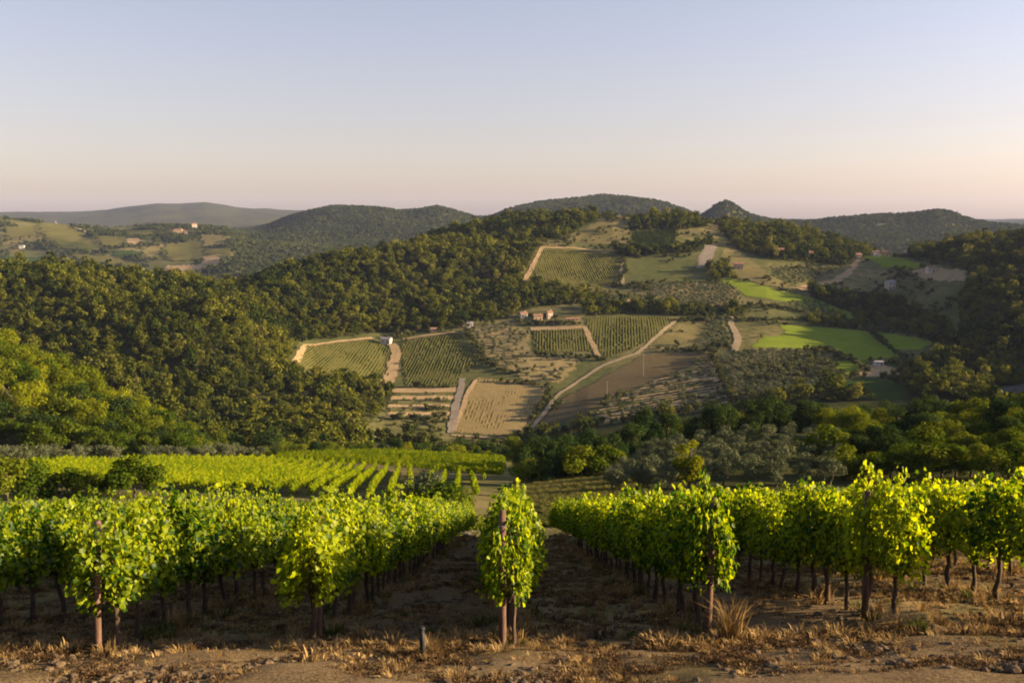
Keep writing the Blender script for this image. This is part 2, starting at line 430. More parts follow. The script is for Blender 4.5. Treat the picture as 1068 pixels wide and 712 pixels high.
def ground_mat():
    t = NT('ground'); p = t.pos()
    at = t.new('ShaderNodeAttribute', attribute_name='vineyard').outputs['Fac']
    # vineyard earth: brown soil, trampled dry grass, a little green
    mp = t.new('ShaderNodeMapping'); mp.inputs['Scale'].default_value = (1.0, .35, 1.0); t.link(p, mp.inputs[0])
    a1 = t.noise(1.3, 6, .7, mp.outputs[0]); a2 = t.noise(22, 4, .75, p); a3 = t.noise(.45, 4, .6, p)
    soil = t.ramp(a1, [(.30, (.055, .037, .021)), (.52, (.115, .080, .046)), (.72, (.21, .15, .085))])
    soil = t.mix(t.ramp(a2, [(.42, (0, 0, 0)), (.62, (1, 1, 1))]), soil, (.21, .15, .085))
    soil = t.mix(t.math('MULTIPLY', t.ramp(a3, [(.50, (0, 0, 0)), (.66, (1, 1, 1))]), .5), soil, (.075, .070, .022))
    # open hillside: dry grass, maquis, bare patches
    b1 = t.noise(.016, 6, .62, p); b2 = t.noise(.14, 5, .7, p); b3 = t.noise(.005, 3, .5, p)
    hill = t.ramp(b1, [(.32, (.050, .058, .022)), (.47, (.105, .100, .040)), (.60, (.19, .155, .070)), (.74, (.30, .22, .115))])
    hill = t.mix(.5, hill, t.ramp(b2, [(.38, (.042, .050, .018)), (.62, (.22, .175, .085))]))
    hill = t.mix(t.math('MULTIPLY', t.ramp(b3, [(.38, (0, 0, 0)), (.58, (1, 1, 1))]), .65), hill, (.055, .072, .024))
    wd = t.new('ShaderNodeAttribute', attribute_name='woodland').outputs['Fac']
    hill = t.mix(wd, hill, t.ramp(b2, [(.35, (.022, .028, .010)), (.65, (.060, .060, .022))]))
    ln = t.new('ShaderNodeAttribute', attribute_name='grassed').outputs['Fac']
    turf = t.ramp(a1, [(.30, (.115, .098, .040)), (.50, (.24, .185, .088)), (.72, (.38, .285, .15))])  # dry grass, its colour lightened to stand in for sunlight on the lanes
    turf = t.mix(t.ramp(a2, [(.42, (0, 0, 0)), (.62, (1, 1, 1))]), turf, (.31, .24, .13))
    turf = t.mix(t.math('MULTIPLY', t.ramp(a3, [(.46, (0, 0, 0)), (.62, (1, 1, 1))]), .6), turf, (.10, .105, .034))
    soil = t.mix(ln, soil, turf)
    col = t.mix(at, hill, soil)
    h = t.math('ADD', t.math('MULTIPLY', a2, .03), t.math('MULTIPLY', a1, .05))
    return t.surf(col, .97, h, 1.0, .9)
M['ground'] = ground_mat()

# woodland outlines on the hills, as seen in the photograph
WOODS = [
 [(-900,150),(620,190),(622,230),(608,236),(590,248),(563,253),(546,285),(552,294),(600,303),(628,308),(622,316),(560,320),(537,326),(528,333),(490,335),(470,344),(390,347),(312,356),(300,385),(340,397),(400,400),(414,408),(405,420),(390,437),(372,454),(460,464),(460,490),(-900,490)],
 [(745,224),(800,215),(870,235),(935,260),(915,263),(900,268),(880,278),(850,274),(800,271),(770,260),(750,240)],
 [(652,229),(720,229),(742,236),(700,241),(650,241)],
 [(640,262),(700,258),(742,252),(742,260),(700,266),(640,270)],
 [(548,291),(575,299),(628,306),(628,314),(575,309),(545,300)],
 [(610,322),(660,318),(720,322),(775,322),(775,330),(720,330),(665,327),(610,330)],
 [(738,283),(750,274),(768,280),(785,290),(770,293),(745,292)],
 [(838,302),(870,301),(920,318),(960,326),(990,336),(1000,356),(985,362),(955,350),(900,336),(860,320)],
 [(935,262),(990,247),(1068,236),(1900,60),(1900,445),(990,445),(945,425),(935,402),(945,392),(990,362),(1003,340),(1000,320),(1015,290),(1005,281),(955,271)],
 [(842,332),(905,338),(905,345),(842,339)],
 [(930,392),(990,380),(990,440),(935,425)],
 [(535,455),(870,410),(960,412),(1068,430),(1068,470),(535,490)],
]
CLEAR = [  # clearings inside them
 [(945,278),(1010,284),(1015,293),(1000,300),(950,292)],
 [(1030,405),(1090,398),(1090,424),(1030,424)],
]
def wooded(px, py):
    w = np.zeros(px.shape, bool)
    for P in WOODS: w |= inpoly(px, py, P)
    for P in CLEAR: w &= ~inpoly(px, py, P)
    return w

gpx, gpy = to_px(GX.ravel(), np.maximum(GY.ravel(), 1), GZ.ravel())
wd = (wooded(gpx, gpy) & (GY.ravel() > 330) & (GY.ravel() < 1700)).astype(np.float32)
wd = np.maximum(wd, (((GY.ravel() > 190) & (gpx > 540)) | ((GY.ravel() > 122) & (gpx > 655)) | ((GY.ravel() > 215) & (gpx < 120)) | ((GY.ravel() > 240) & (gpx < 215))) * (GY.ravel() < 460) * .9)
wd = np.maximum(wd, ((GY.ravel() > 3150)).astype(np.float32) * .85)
gme = mesh_np('ground', np.stack([GX.ravel(), GY.ravel(), GZ.ravel()], 1), faces, [M['ground']], smooth=True)
at = gme.attributes.new('vineyard', 'FLOAT', 'POINT'); at.data.foreach_set('value', np.clip((70 - GY.ravel()) / 8, 0, 1).astype(np.float32))
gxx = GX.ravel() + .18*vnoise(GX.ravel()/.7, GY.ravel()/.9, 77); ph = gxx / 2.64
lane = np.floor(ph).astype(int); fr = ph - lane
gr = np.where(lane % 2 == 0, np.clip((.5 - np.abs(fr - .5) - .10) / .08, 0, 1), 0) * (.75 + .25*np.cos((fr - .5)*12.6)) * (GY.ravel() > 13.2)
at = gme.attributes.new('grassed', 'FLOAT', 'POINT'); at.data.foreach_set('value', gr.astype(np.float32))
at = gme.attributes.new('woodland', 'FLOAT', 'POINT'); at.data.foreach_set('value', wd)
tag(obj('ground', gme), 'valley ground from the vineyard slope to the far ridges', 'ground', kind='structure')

# ------------------------------------------------------------------ fields and tracks, draped on the ground
def dense(P, step):
    out = []
    for i in range(len(P)):
        a = np.array(P[i], float); b = np.array(P[(i+1) % len(P)], float); n = max(1, int(np.hypot(*(b-a)) / step))
        for k in range(n): out.append(a + (b-a)*k/n)
    return np.array(out)

FIELD_XY = []; FIELD_OBJ = []
def drape(P, res, lift):
    q = cast(*dense(P, 12).T)[:, :2]
    x0, y0 = q.min(0); x1, y1 = q.max(0)
    nx_, ny_ = int((x1-x0)/res)+2, int((y1-y0)/res)+2
    xs = x0 + np.arange(nx_)*res; ys = y0 + np.arange(ny_)*res
    X, Y = np.meshgrid(xs, ys)
    cx, cy = (X[:-1, :-1] + res/2), (Y[:-1, :-1] + res/2)
    jx = cx + res*(1.6*vnoise(cx/9, cy/9, 31) + rng.uniform(-1, 1, cx.shape)); jy = cy + res*(1.6*vnoise(cx/9, cy/9, 32) + rng.uniform(-1, 1, cx.shape))
    ins = inpoly(jx, jy, q)
    idx = np.arange(X.size).reshape(X.shape)
    f = np.stack([idx[:-1, :-1], idx[:-1, 1:], idx[1:, 1:], idx[1:, :-1]], -1)[ins]
    used = np.unique(f); mp = np.full(X.size, -1); mp[used] = np.arange(len(used))
    V = np.stack([X.ravel()[used], Y.ravel()[used]], 1)
    z = ground(V[:, 0], V[:, 1]) + lift
    return np.column_stack([V, z]), mp[f], q

def rows_mesh(name, q, ang, gap, h, w, mat, seg=2.2, miss=.09, lift=.1):
    """planted rows clipped to the field: uneven low hedges"""
    d = np.array([math.cos(ang), math.sin(ang)]); n = np.array([-d[1], d[0]])
    s = q @ d; t = q @ n
    V = []; Fc = []
    for r in np.arange(t.min()+gap/2, t.max(), gap):
        u = np.arange(s.min(), s.max(), seg)
        P = u[:, None]*d + r*n
        ins = inpoly(P[:, 0], P[:, 1], q) & (rng.random(len(u)) > miss)
        if not ins.any(): continue
        Z = ground(P[:, 0], P[:, 1])
        k = np.nonzero(ins[:-1] & ins[1:])[0]
        vg = 1 + .45*vnoise(P[:, 0]/14, P[:, 1]/14, 35); hh = h * vg * rng.uniform(.6, 1.25, len(u)); ww = w * np.clip(vg, .5, 1.3) * rng.uniform(.6, 1.25, len(u)); off = rng.uniform(-.15, .15, len(u))
        base = len(V)
        for i in range(len(u)):
            p = P[i] + n*off[i]
            for sx, zz in ((-.5, 0.05), (-.45, hh[i]*.75), (.0, hh[i]), (.45, hh[i]*.75), (.5, 0.05)):
                V.append((p[0]+n[0]*ww[i]*sx, p[1]+n[1]*ww[i]*sx, Z[i]+zz+lift))
        for i in k:
            for e in range(4):
                Fc.append((base+i*5+e, base+(i+1)*5+e, base+(i+1)*5+e+1, base+i*5+e+1))
    return mesh_np(name, np.array(V), np.array(Fc), [mat]) if Fc else None

def field(P, mat, label, cat='field', rows=None, res=1.2, lift=.22, name='farm_field'):
    V, f, q = drape(P, res, lift)
    if len(f) == 0: return None
    FIELD_XY.append(q); FIELD_OBJ.append(mat)
    o = tag(obj(name, mesh_np(name, V, f, [mat], smooth=True)), label, cat, kind='structure')
    if rows:
        me = rows_mesh('vine_rows', q, *rows)
        if me: tag(obj('vine_rows', me, o), kind='stuff')
    return o

TRACK_XY = []
def track(pts, width, mat, label, lift=.45, cat='track', xy=None, name='dirt_track'):
    q = cast(*np.array(pts, float).T)[:, :2] if xy is None else np.array(xy, float)
    # resample
    L = [0]
    for i in range(1, len(q)): L.append(L[-1] + np.hypot(*(q[i]-q[i-1])))
    s = np.arange(0, L[-1], 2.0); c = np.column_stack([np.interp(s, L, q[:, 0]), np.interp(s, L, q[:, 1])])
    for _ in range(4):
        c[1:-1] = (c[:-2] + 2*c[1:-1] + c[2:]) / 4
    t = np.gradient(c, axis=0); t /= np.maximum(np.hypot(t[:, 0], t[:, 1])[:, None], 1e-6); n = np.column_stack([-t[:, 1], t[:, 0]])
    wob = [1 + .30*vnoise(s/7, s*0+3.3+q_, 41) + .2*vnoise(s/2.3, s*0+q_, 42) for q_ in (0, 7)]
    cols = 5
    V = []
    for k in range(cols):
        e = (k/(cols-1) - .5) * width
        p = c + n * (e*wob[0 if e < 0 else 1])[:, None]
        V.append(np.column_stack([p, ground(p[:, 0], p[:, 1]) + lift]))
    V = np.stack(V, 1); N = len(s)
    idx = np.arange(N*cols).reshape(N, cols)
    f = np.stack([idx[:-1, :-1], idx[:-1, 1:], idx[1:, 1:], idx[1:, :-1]], -1).reshape(-1, 4)
    TRACK_XY.append((c, width))
    return tag(obj(name, mesh_np(name, V.reshape(-1, 3), f, [mat], smooth=True)), label, cat, kind='structure')

VR = lambda a=90, g=2.6, h=1.5, w=.8, m='field_vine': (R(a), g, h, w, M[m])
field([(309,380),(319,360),(389,354),(407,364),(405,393),(343,393)], M['green_soil'], 'olive green vineyard block left of the small shed', 'vineyard', VR(88, 2.3, .38, 1.6), name='vineyard_field')
field([(418,358),(472,348),(508,378),(482,387),(477,402),(423,403)], M['green_soil'], 'green vineyard block right of the small shed', 'vineyard', VR(86, 2.3, .38, 1.6), name='vineyard_field')
field([(497,394),(540,398),(574,404),(560,428),(545,451),(520,454),(471,450),(485,412)], M['tan_soil'], 'tan brown vineyard block above the tree line at the valley foot', 'vineyard', VR(84, 2.2, .13, 1.5, 'dry_vine'), name='vineyard_field')
field([(669,371),(705,368),(747,369),(697,391),(636,418),(603,434),(560,446),(588,416)], M['ploughed'], 'dark ploughed field right of the long diagonal track')
field([(613,434),(697,391),(742,375),(765,418),(672,439)], M['bare_tan'], 'tan earth terraces planted with rows of small trees', 'field', VR(7, 6.5, 1.1, 1.8, 'scrub_leaf'))
field([(608,331),(660,329),(707,332),(694,345),(665,362),(633,374),(620,358)], M['green_soil'], 'olive green vineyard left of the diagonal track', 'vineyard', VR(84, 2.3, .38, 1.6), name='vineyard_field')
field([(555,344),(608,344),(621,366),(560,368)], M['green_soil'], 'small green plot under a tan bank below the farmhouses', 'vineyard', VR(88, 2.2, .38, 1.6), name='vineyard_field')
field([(707,338),(735,335),(730,353),(692,365),(671,366)], M['thin_meadow'], 'dull green triangular field right of the diagonal track')
field([(565,258),(639,265),(651,266),(641,296),(603,301),(548,291)], M['green_soil'], 'vineyard block high on the hill edged by a pale track', 'vineyard', VR(95, 2.5, .38, 1.6), name='vineyard_field')
field([(815,339),(906,345),(945,372),(893,377),(869,365),(783,362),(796,351),(820,349)], M['bright_crop'], 'vivid green field on the sunny right slope')
field([(909,346),(953,352),(974,358),(958,365),(931,364)], M['bright_crop'], 'small yellow-green field right of the vivid green one')
field([(861,378),(896,374),(907,384),(888,393)], M['bright_crop'], 'green strip below the vivid green field')
field([(888,386),(915,379),(939,386),(935,392),(900,393)], M['bare_tan'], 'tan bare yard below the vivid green field')
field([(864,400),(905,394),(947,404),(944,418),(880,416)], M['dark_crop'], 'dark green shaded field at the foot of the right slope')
field([(750,290),(780,294),(812,303),(847,311),(888,326),(888,333),(834,317),(780,309)], M['bright_crop'], 'long narrow vivid green strip curving across the slope')
field([(901,268),(925,266),(960,275),(958,280),(920,279)], M['bright_crop'], 'green meadow beside the hilltop houses')
field([(950,282),(975,277),(1009,284),(1004,294),(965,292)], M['bare_tan'], 'tan clearing on the dark right hill')
field([(727,272),(736,256),(750,255),(744,266),(737,278),(727,280)], M['grey_dust'], 'greyish bare patch on the upper slope')
field([(591,251),(608,240),(629,228),(657,225),(657,258),(620,254)], M['thin_meadow'], 'dry tan meadow near the hill top')
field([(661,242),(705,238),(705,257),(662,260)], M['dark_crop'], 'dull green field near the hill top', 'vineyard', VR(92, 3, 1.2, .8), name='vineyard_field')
field([(830,299),(868,291),(885,281),(893,270),(898,272),(890,285),(868,297),(836,304)], M['bare_tan'], 'bare tan bank along the curving track on the right')
field([(1030,408),(1068,400),(1085,402),(1085,420),(1040,421)], M['rock'], 'grey rocky scar in the shaded right hillside')
field([(487,343),(530,338),(552,346),(553,372),(530,388),(512,380),(500,360)], M['dry_meadow'], 'dry olive grove ground left of the small green plot')
field([(520,372),(560,370),(610,372),(585,400),(545,396)], M['dry_meadow'], 'dry stony bank above the tan vineyard block')
field([(553,341.5),(611,340),(612,343),(553,345.5)], M['bare_tan'], 'bright tan bank along the top of the small green plot', res=.8, lift=.35)
for k, (x0, x1, y0, y1) in enumerate([(410,477,405,409.5),(407,476,413,417),(405,474,422,425),(404,470,430,434)]):
    field([(x0,y0),(x1,y0-.6),(x1-1,y1-.6),(x0-1,y1)], M['bare_tan'],
          ['highest', 'second', 'third', 'lowest'][k] + ' tan terrace of the four below the green vineyard block', 'terrace', name='terrace_field', res=.8)
field([(780,365),(842,365),(880,395),(861,414),(768,416),(752,374)], M['thin_meadow'], 'dry ground of the olive grove on the right slope')
field([(682,300),(720,294),(768,300),(775,318),(700,322),(680,315)], M['dry_meadow'], 'dry ground of the olive grove on the upper slope')
field([(755,255),(772,262),(800,285),(835,302),(812,301),(780,292),(765,290),(752,270)], M['thin_meadow'], 'sunlit dry meadow spur on the upper right slope')
# far fields in the left distance
FAR = [([(174,255),(205,252),(212,262),(210,271),(180,273),(172,264)], 'green_soil', 'pale green field under the hilltop tower house'),
       ([(210,268),(230,266),(231,277),(214,279)], 'bare_tan', 'tan plot far left of the dark wooded ridge'),
       ([(172,278),(215,276),(212,284),(176,286)], 'bare_tan', 'low tan plot in the left distance'),
       ([(132,250),(147,249),(146,256),(133,257)], 'bare_tan', 'small pinkish plot in the far left farmland'),
       ([(40,243),(60,232),(92,246),(110,262),(70,262)], 'green_soil', 'dry sloping field in the far left farmland'),
       ([(70,265),(120,268),(150,278),(100,277)], 'green_soil', 'tan field in the far left farmland'),
       ([(0,268),(60,270),(62,283),(0,283)], 'dark_crop', 'dull green field at the far left'),
       ([(130,240),(165,241),(160,246),(132,246)], 'green_soil', 'green field below the distant skyline'),
       ([(100,246),(128,248),(126,258),(104,256)], 'green_soil', 'olive plot left of the small pinkish plot'),
       ([(150,258),(170,258),(168,270),(150,272)], 'thin_meadow', 'thin meadow left of the pale green far field'),
       ([(112,262),(146,262),(146,268),(116,268)], 'dark_crop', 'dark green strip in the far left farmland'),
       ([(60,250),(96,256),(94,262),(62,258)], 'dark_crop', 'dark green slope under the pale far road'),
       ([(5,238),(36,236),(40,246),(8,250)], 'green_soil', 'olive green slope at the far left skyline'),
       ([(208,245),(236,246),(236,256),(212,258)], 'thin_meadow', 'brownish slope right of the tower house'),
       ([(215,258),(240,260),(240,268),(218,268)], 'green_soil', 'olive slope at the foot of the dark wooded ridge'),
       ([(180,240),(200,241),(198,245),(180,245)], 'bare_tan', 'tan field beside the tower house')]
for P, m, lb in FAR: field(P, M[m], lb, res=6, lift=2.0)

track([(553,448),(570,428),(583,411),(603,398),(629,381),(664,369),(690,347),(706,334)], 3.2, M['track_dust'], 'long pale dirt track climbing diagonally between the fields')
track([(470,452),(474,430),(479,410),(483,394)], 5.0, M['grey_dust'], 'grey farm track left of the tan vineyard block')
track([(405,400),(409,385),(413,370),(409,358)], 8.0, M['bare_tan'], 'wide tan track running down from the small shed')
track([(306,382),(312,371),(318,360),(350,356.5),(389,352.5)], 4.5, M['bare_tan'], 'tan track round the left vineyard block')
track([(420,354),(445,350),(475,346.5)], 4.0, M['bare_tan'], 'tan track along the top of the green vineyard block')
track([(342,396),(370,396),(405,396.5)], 4.0, M['bare_tan'], 'tan track along the foot of the left vineyard block')
track([(547,293),(556,277),(566,258),(600,259),(636,263)], 5.0, M['bare_tan'], 'pale track round the high vineyard block')
track([(766,366),(770,352),(764,342),(761,330)], 5.5, M['track_dust'], 'pale track left of the vivid green field')
track([(650,298),(648,282),(652,268)], 3.5, M['track_dust'], 'pale track right of the high vineyard block')
track([(88,276),(105,279),(131,284)], 16, M['track_dust'], 'bright pale road in the far left valley', lift=2.5)
track([(58,231),(75,237),(92,244)], 12, M['track_dust'], 'pale road climbing a far left hill', lift=2.5)
track([(497,396),(487,412),(473,450)], 3.0, M['bare_tan'], 'tan verge along the left side of the tan vineyard block')
track([(471,454),(520,457),(545,455)], 3.5, M['bare_tan'], 'tan verge along the foot of the tan vineyard block')
track([(610,341),(616,355),(624,372)], 4.0, M['bare_tan'], 'tan verge right of the small green plot')
track(None, 4.0, M['grey_dust'], 'grey farm track crossing below the end of the vine rows', lift=.12,
      xy=[(-60, 104), (-30, 103), (-8, 101), (-3, 100.5)])

# ------------------------------------------------------------------ plant meshes
def quads(cen, nrm, size, asp=1.0, sag=.0):
    """leaf clumps: small folded quads around the given centres"""
    n = len(cen)
    r = rng.normal(size=(n, 3)); u = np.cross(nrm, r); u /= np.linalg.norm(u, axis=1)[:, None] + 1e-9
    w = np.cross(nrm, u); w /= np.linalg.norm(w, axis=1)[:, None] + 1e-9
    s = np.asarray(size)[:, None] if not np.isscalar(size) else size
    a = cen - u*s*.5 - w*s*.15*asp; b = cen + w*s*-.5*asp + nrm*s*.1; c = cen + u*s*.5; d = cen + w*s*.5*asp + nrm*s*.1
    V = np.stack([a, b, c, d], 1).reshape(-1, 3)
    f = np.arange(n*4).reshape(n, 4)
    return V, f

def crown_pts(n, h0, h1, rad, lobes, lob_r, seed, flat=1.0):
    g = np.random.default_rng(seed)
    P = []; N = []
    hc, hh = (h0+h1)/2, (h1-h0)/2
    cs = []
    for i in range(lobes):
        th = g.uniform(0, 6.283); el = g.uniform(-.75, .95); rr = math.sqrt(max(0, 1-el*el)) * g.uniform(.45, .85)
        cs.append((rad*rr*math.cos(th), rad*rr*math.sin(th), hc + hh*el*.78))
    cs.append((0, 0, hc)); cs = np.array(cs)
    rs = lob_r * g.uniform(.65, 1.2, len(cs))
    k = g.choice(len(cs), n, p=rs**2/np.sum(rs**2))
    d = g.normal(size=(n, 3)); d /= np.linalg.norm(d, axis=1)[:, None]
    q = g.uniform(.55, 1.08, n)
    P = cs[k] + d * (rs[k]*q)[:, None] * np.array([1, 1, .85*flat])
    N = d + g.normal(size=(n, 3))*.55 + np.array([0, 0, .25]); N /= np.linalg.norm(N, axis=1)[:, None]
    return P, N, cs

def crown_mesh(name, mat, n, h0, h1, rad, lobes, lob_r, size, seed, flat=1.0):
    P, N, cs = crown_pts(n, h0, h1, rad, lobes, lob_r, seed, flat)
    V, f = quads(P, N, size * rng.uniform(.6, 1.3, n))
    return mesh_np(name, V, f, [mat]), cs

def trunk_mesh(name, mat, h, r, cs, seed, twist=.15, nlimb=5):
    random.seed(seed); m = MB()
    pts = [(0, 0, -.4)]
    x = y = 0
    for i in range(1, 6):
        x += random.uniform(-twist, twist)*h*.2; y += random.uniform(-twist, twist)*h*.2; pts.append((x, y, h*i/5))
    m.tube(pts, [r*1.5, r*1.05, r*.9, r*.75, r*.6, r*.35], 8, .08)
    for c in cs[:nlimb]:
        b = Vector(pts[random.choice((2, 3, 4))]); c = Vector(c)
        m.tube([b, b.lerp(c, .5) + Vector((0, 0, -.06*h)), c], [r*.45, r*.28, r*.1], 6)
    return m.mesh(name, mat, True)

# ------------------------------------------------------------------ scatter (only for what nobody could count)
def scatter(name, meshes, P, rz, scl, idx, label, cat, tilt=None):
    col = bpy.data.collections.new(name + '_sources')
    for i, me in enumerate(meshes):
        col.objects.link(bpy.data.objects.new('%s_source_%02d' % (name, i), me))
    me = bpy.data.meshes.new(name); n = len(P)
    me.vertices.add(n); me.vertices.foreach_set('co', np.asarray(P, np.float32).ravel())
    a = me.attributes.new('pick', 'INT', 'POINT'); a.data.foreach_set('value', np.asarray(idx, np.int32))
    rot = np.zeros((n, 3), np.float32); rot[:, 2] = rz
    if tilt is not None: rot[:, :2] = tilt
    a = me.attributes.new('turn', 'FLOAT_VECTOR', 'POINT'); a.data.foreach_set('vector', rot.ravel())
    s = np.asarray(scl, np.float32); s = np.repeat(s[:, None], 3, 1) if s.ndim == 1 else s
    a = me.attributes.new('size', 'FLOAT_VECTOR', 'POINT'); a.data.foreach_set('vector', np.ascontiguousarray(s).ravel())
    o = obj(name, me)
    g = bpy.data.node_groups.new(name, 'GeometryNodeTree')
    g.interface.new_socket('Geometry', in_out='INPUT', socket_type='NodeSocketGeometry')
    g.interface.new_socket('Geometry', in_out='OUTPUT', socket_type='NodeSocketGeometry')
    N = g.nodes.new; L = g.links.new
    gi, go = N('NodeGroupInput'), N('NodeGroupOutput')
    ip = N('GeometryNodeInstanceOnPoints'); ci = N('GeometryNodeCollectionInfo')
    ci.inputs['Collection'].default_value = col
    ci.inputs['Separate Children'].default_value = True; ci.inputs['Reset Children'].default_value = True
    def attr(nm, t):
        x = N('GeometryNodeInputNamedAttribute'); x.data_type = t; x.inputs['Name'].default_value = nm
        return x.outputs['Attribute']
    L(gi.outputs[0], ip.inputs['Points']); L(ci.outputs[0], ip.inputs['Instance'])
    ip.inputs['Pick Instance'].default_value = True
    L(attr('pick', 'INT'), ip.inputs['Instance Index'])
    e = N('FunctionNodeEulerToRotation'); L(attr('turn', 'FLOAT_VECTOR'), e.inputs[0]); L(e.outputs[0], ip.inputs['Rotation'])
    L(attr('size', 'FLOAT_VECTOR'), ip.inputs['Scale'])
    L(ip.outputs[0], go.inputs[0])
    md = o.modifiers.new('scatter', 'NODES'); md.node_group = g
    return tag(o, label, cat, kind='stuff')

# ------------------------------------------------------------------ woods and scrub across the valley (thousands of trees: stuff)
def low_tree(name, mat, seed, n=230, h=8.0, rad=3.2, size=1.0):
    me, _ = crown_mesh(name, mat, n, h*.12, h, rad, 7, rad*.52, size, seed)
    return me
FT = [low_tree('wood_tree', M['forest_leaf'], 100+i, 300, 9.0*rng.uniform(.85, 1.2), 3.7*rng.uniform(.85, 1.1), .95) for i in range(6)]
FT += [low_tree('wood_tree', M['holm_leaf'], 110+i, 300, 8.0*rng.uniform(.85, 1.2), 3.4, .95) for i in range(3)]
FT += [low_tree('wood_tree', M['pale_leaf'], 115+i, 280, 9.5*rng.uniform(.85, 1.2), 3.3, .9) for i in range(3)]
FT += [low_tree('wood_tree', M['holm_leaf'], 120+i, 220, 13, 1.5, .8) for i in range(2)]
N0 = 125000
py_ = rng.uniform(240, 1560, N0*2); px_ = rng.uniform(-.80, .80, N0*2) * 1560
k = np.abs(px_) < .80 * py_; X = px_[k]; Y = py_[k]; Z = ground(X, Y)
qx, qy = to_px(X, Y, Z)
w = wooded(qx, qy) & ((Y > 400) | (qx > 540) | ((qx < -30) & (Y > 245)))
w &= ~((Y < 560) & (qx > 380) & (qx < 1000))
w |= (Y > 1380) & (qx < 640)
onf = np.zeros(len(X), bool)
for q in FIELD_XY: onf |= inpoly(X, Y, q)
for c, wd_ in TRACK_XY:
    for i in range(0, len(c), 2):
        onf |= (np.abs(X - c[i, 0]) < wd_*.5+2.5) & (np.abs(Y - c[i, 1]) < wd_*.5+3)
w &= ~onf
keep = w & (rng.random(len(X)) < np.where(qx < 640, .74, .60))
P = np.column_stack([X, Y, Z - .3])[keep]
nn = len(P)
mixn = vnoise(P[:, 0]/55, P[:, 1]/55, 52) + .6*rng.normal(size=nn)
wk = np.where(mixn < -.55, rng.integers(6, 9, nn), np.where(mixn > 1.05, rng.integers(9, 12, nn), rng.integers(0, 6, nn)))
wk = np.where(rng.random(nn) < .03, rng.integers(12, 14, nn), wk)
big = 1 + .35*vnoise(P[:, 0]/30, P[:, 1]/30, 51)
scatter('hill_woods', FT, P, rng.uniform(0, 6.28, nn), np.clip(rng.lognormal(-.36, .36, nn), .3, 1.6)*big, wk,
        'dense dark green woods covering the hills across the valley', 'woods')
print('woods', nn)

OT = [low_tree('olive_crown', M['olive_leaf'], 200+i, 150, 3.6, 1.9, .62) for i in range(4)]
ST = [low_tree('scrub_bush', M['scrub_leaf'], 220+i, 110, 3.2, 1.9, .75) for i in range(4)]
def plantation(P, gap, ang, jit=.35, keep=1.0):
    q = cast(*dense(P, 10).T)[:, :2]
    d = np.array([math.cos(ang), math.sin(ang)]); n = np.array([-d[1], d[0]]); s = q @ d; t = q @ n
    A, B = np.meshgrid(np.arange(s.min(), s.max(), gap[0]), np.arange(t.min(), t.max(), gap[1]))
    A = A.ravel() + rng.uniform(-jit, jit, A.size)*gap[0]; B = B.ravel() + rng.uniform(-jit, jit, B.size)*gap[1]*.5
    p = A[:, None]*d + B[:, None]*n
    k = inpoly(p[:, 0], p[:, 1], q) & (rng.random(len(p)) < keep)
    return p[k]
ol = np.concatenate([
 plantation([(780,365),(842,365),(880,395),(861,414),(768,416),(752,374)], (5, 6), R(8)),
 plantation([(613,434),(697,391),(742,375),(765,418),(672,439)], (4.0, 9.5), R(6), .3, .4),
 plantation([(682,298),(720,294),(768,300),(775,318),(700,322),(680,315)], (5, 6), R(5)),
 plantation([(487,343),(530,338),(552,346),(553,372),(530,388),(512,380),(500,360)], (6, 7), R(5), .4, .8),
 plantation([(520,372),(560,370),(610,372),(585,400),(545,396)], (7, 8), R(5), .5, .6),
 plantation([(735,335),(760,332),(758,362),(735,366)], (5, 6), R(5), .4),
 plantation([(820,316),(850,314),(890,335),(850,335)], (6, 7), R(0), .4),
 plantation([(850,278),(880,280),(850,292),(825,298),(800,280)], (6, 6), R(0), .4),
])
hd = np.concatenate([plantation([(x0,y0),(x1,y0-.6),(x1-1,y0+2.4),(x0-1,y0+3)], (3, 9), 0, .4)
                     for x0, x1, y0 in ((409,476,409.5),(406,474,417.5),(404,471,425.5),(400,468,434))])
HEDGES = [[(600,373),(616,373),(632,377)], [(520,399),(548,400),(575,404)], [(555,371),(580,372),(603,373)], [(508,380),(530,390),(560,383)], [(742,372),(752,390),(766,419)],
  [(700,367),(725,366),(750,369)], [(780,335),(842,334),(905,341)], [(735,333),(775,334)], [(409,437),(440,438),(470,439)], [(486,346),(498,362),(508,378)],
  [(575,405),(566,420),(553,440)], [(640,297),(650,300),(680,300)], [(680,318),(720,322),(780,322)], [(545,340),(580,338),(612,338)], [(650,262),(652,285),(640,300)],
  [(905,345),(930,365),(945,375)], [(860,365),(890,378),(905,388)], [(540,336),(556,338),(575,338),(590,338)], [(540,329),(553,330),(567,331),(582,332)], [(470,404),(424,404)], [(705,335),(740,334)], [(790,318),(830,325),(870,335)]]
hp = []
for H in HEDGES:
    q = cast(*dense(H, 4)[:-max(1, int(np.hypot(H[-1][0]-H[0][0], H[-1][1]-H[0][1])/4))].T)[:, :2] if False else cast(*np.array([np.array(H[i]) + (np.array(H[i+1])-np.array(H[i]))*t_ for i in range(len(H)-1) for t_ in np.linspace(0, 1, 9)]).T)[:, :2]
    for i in range(len(q)-1):
        n_ = max(1, int(np.hypot(*(q[i+1]-q[i]))/1.8))
        for t_ in np.arange(n_)/n_: hp.append(q[i]+(q[i+1]-q[i])*t_+rng.normal(size=2)*.7)
hp = np.array(hp); hp = hp[rng.random(len(hp)) < .8]
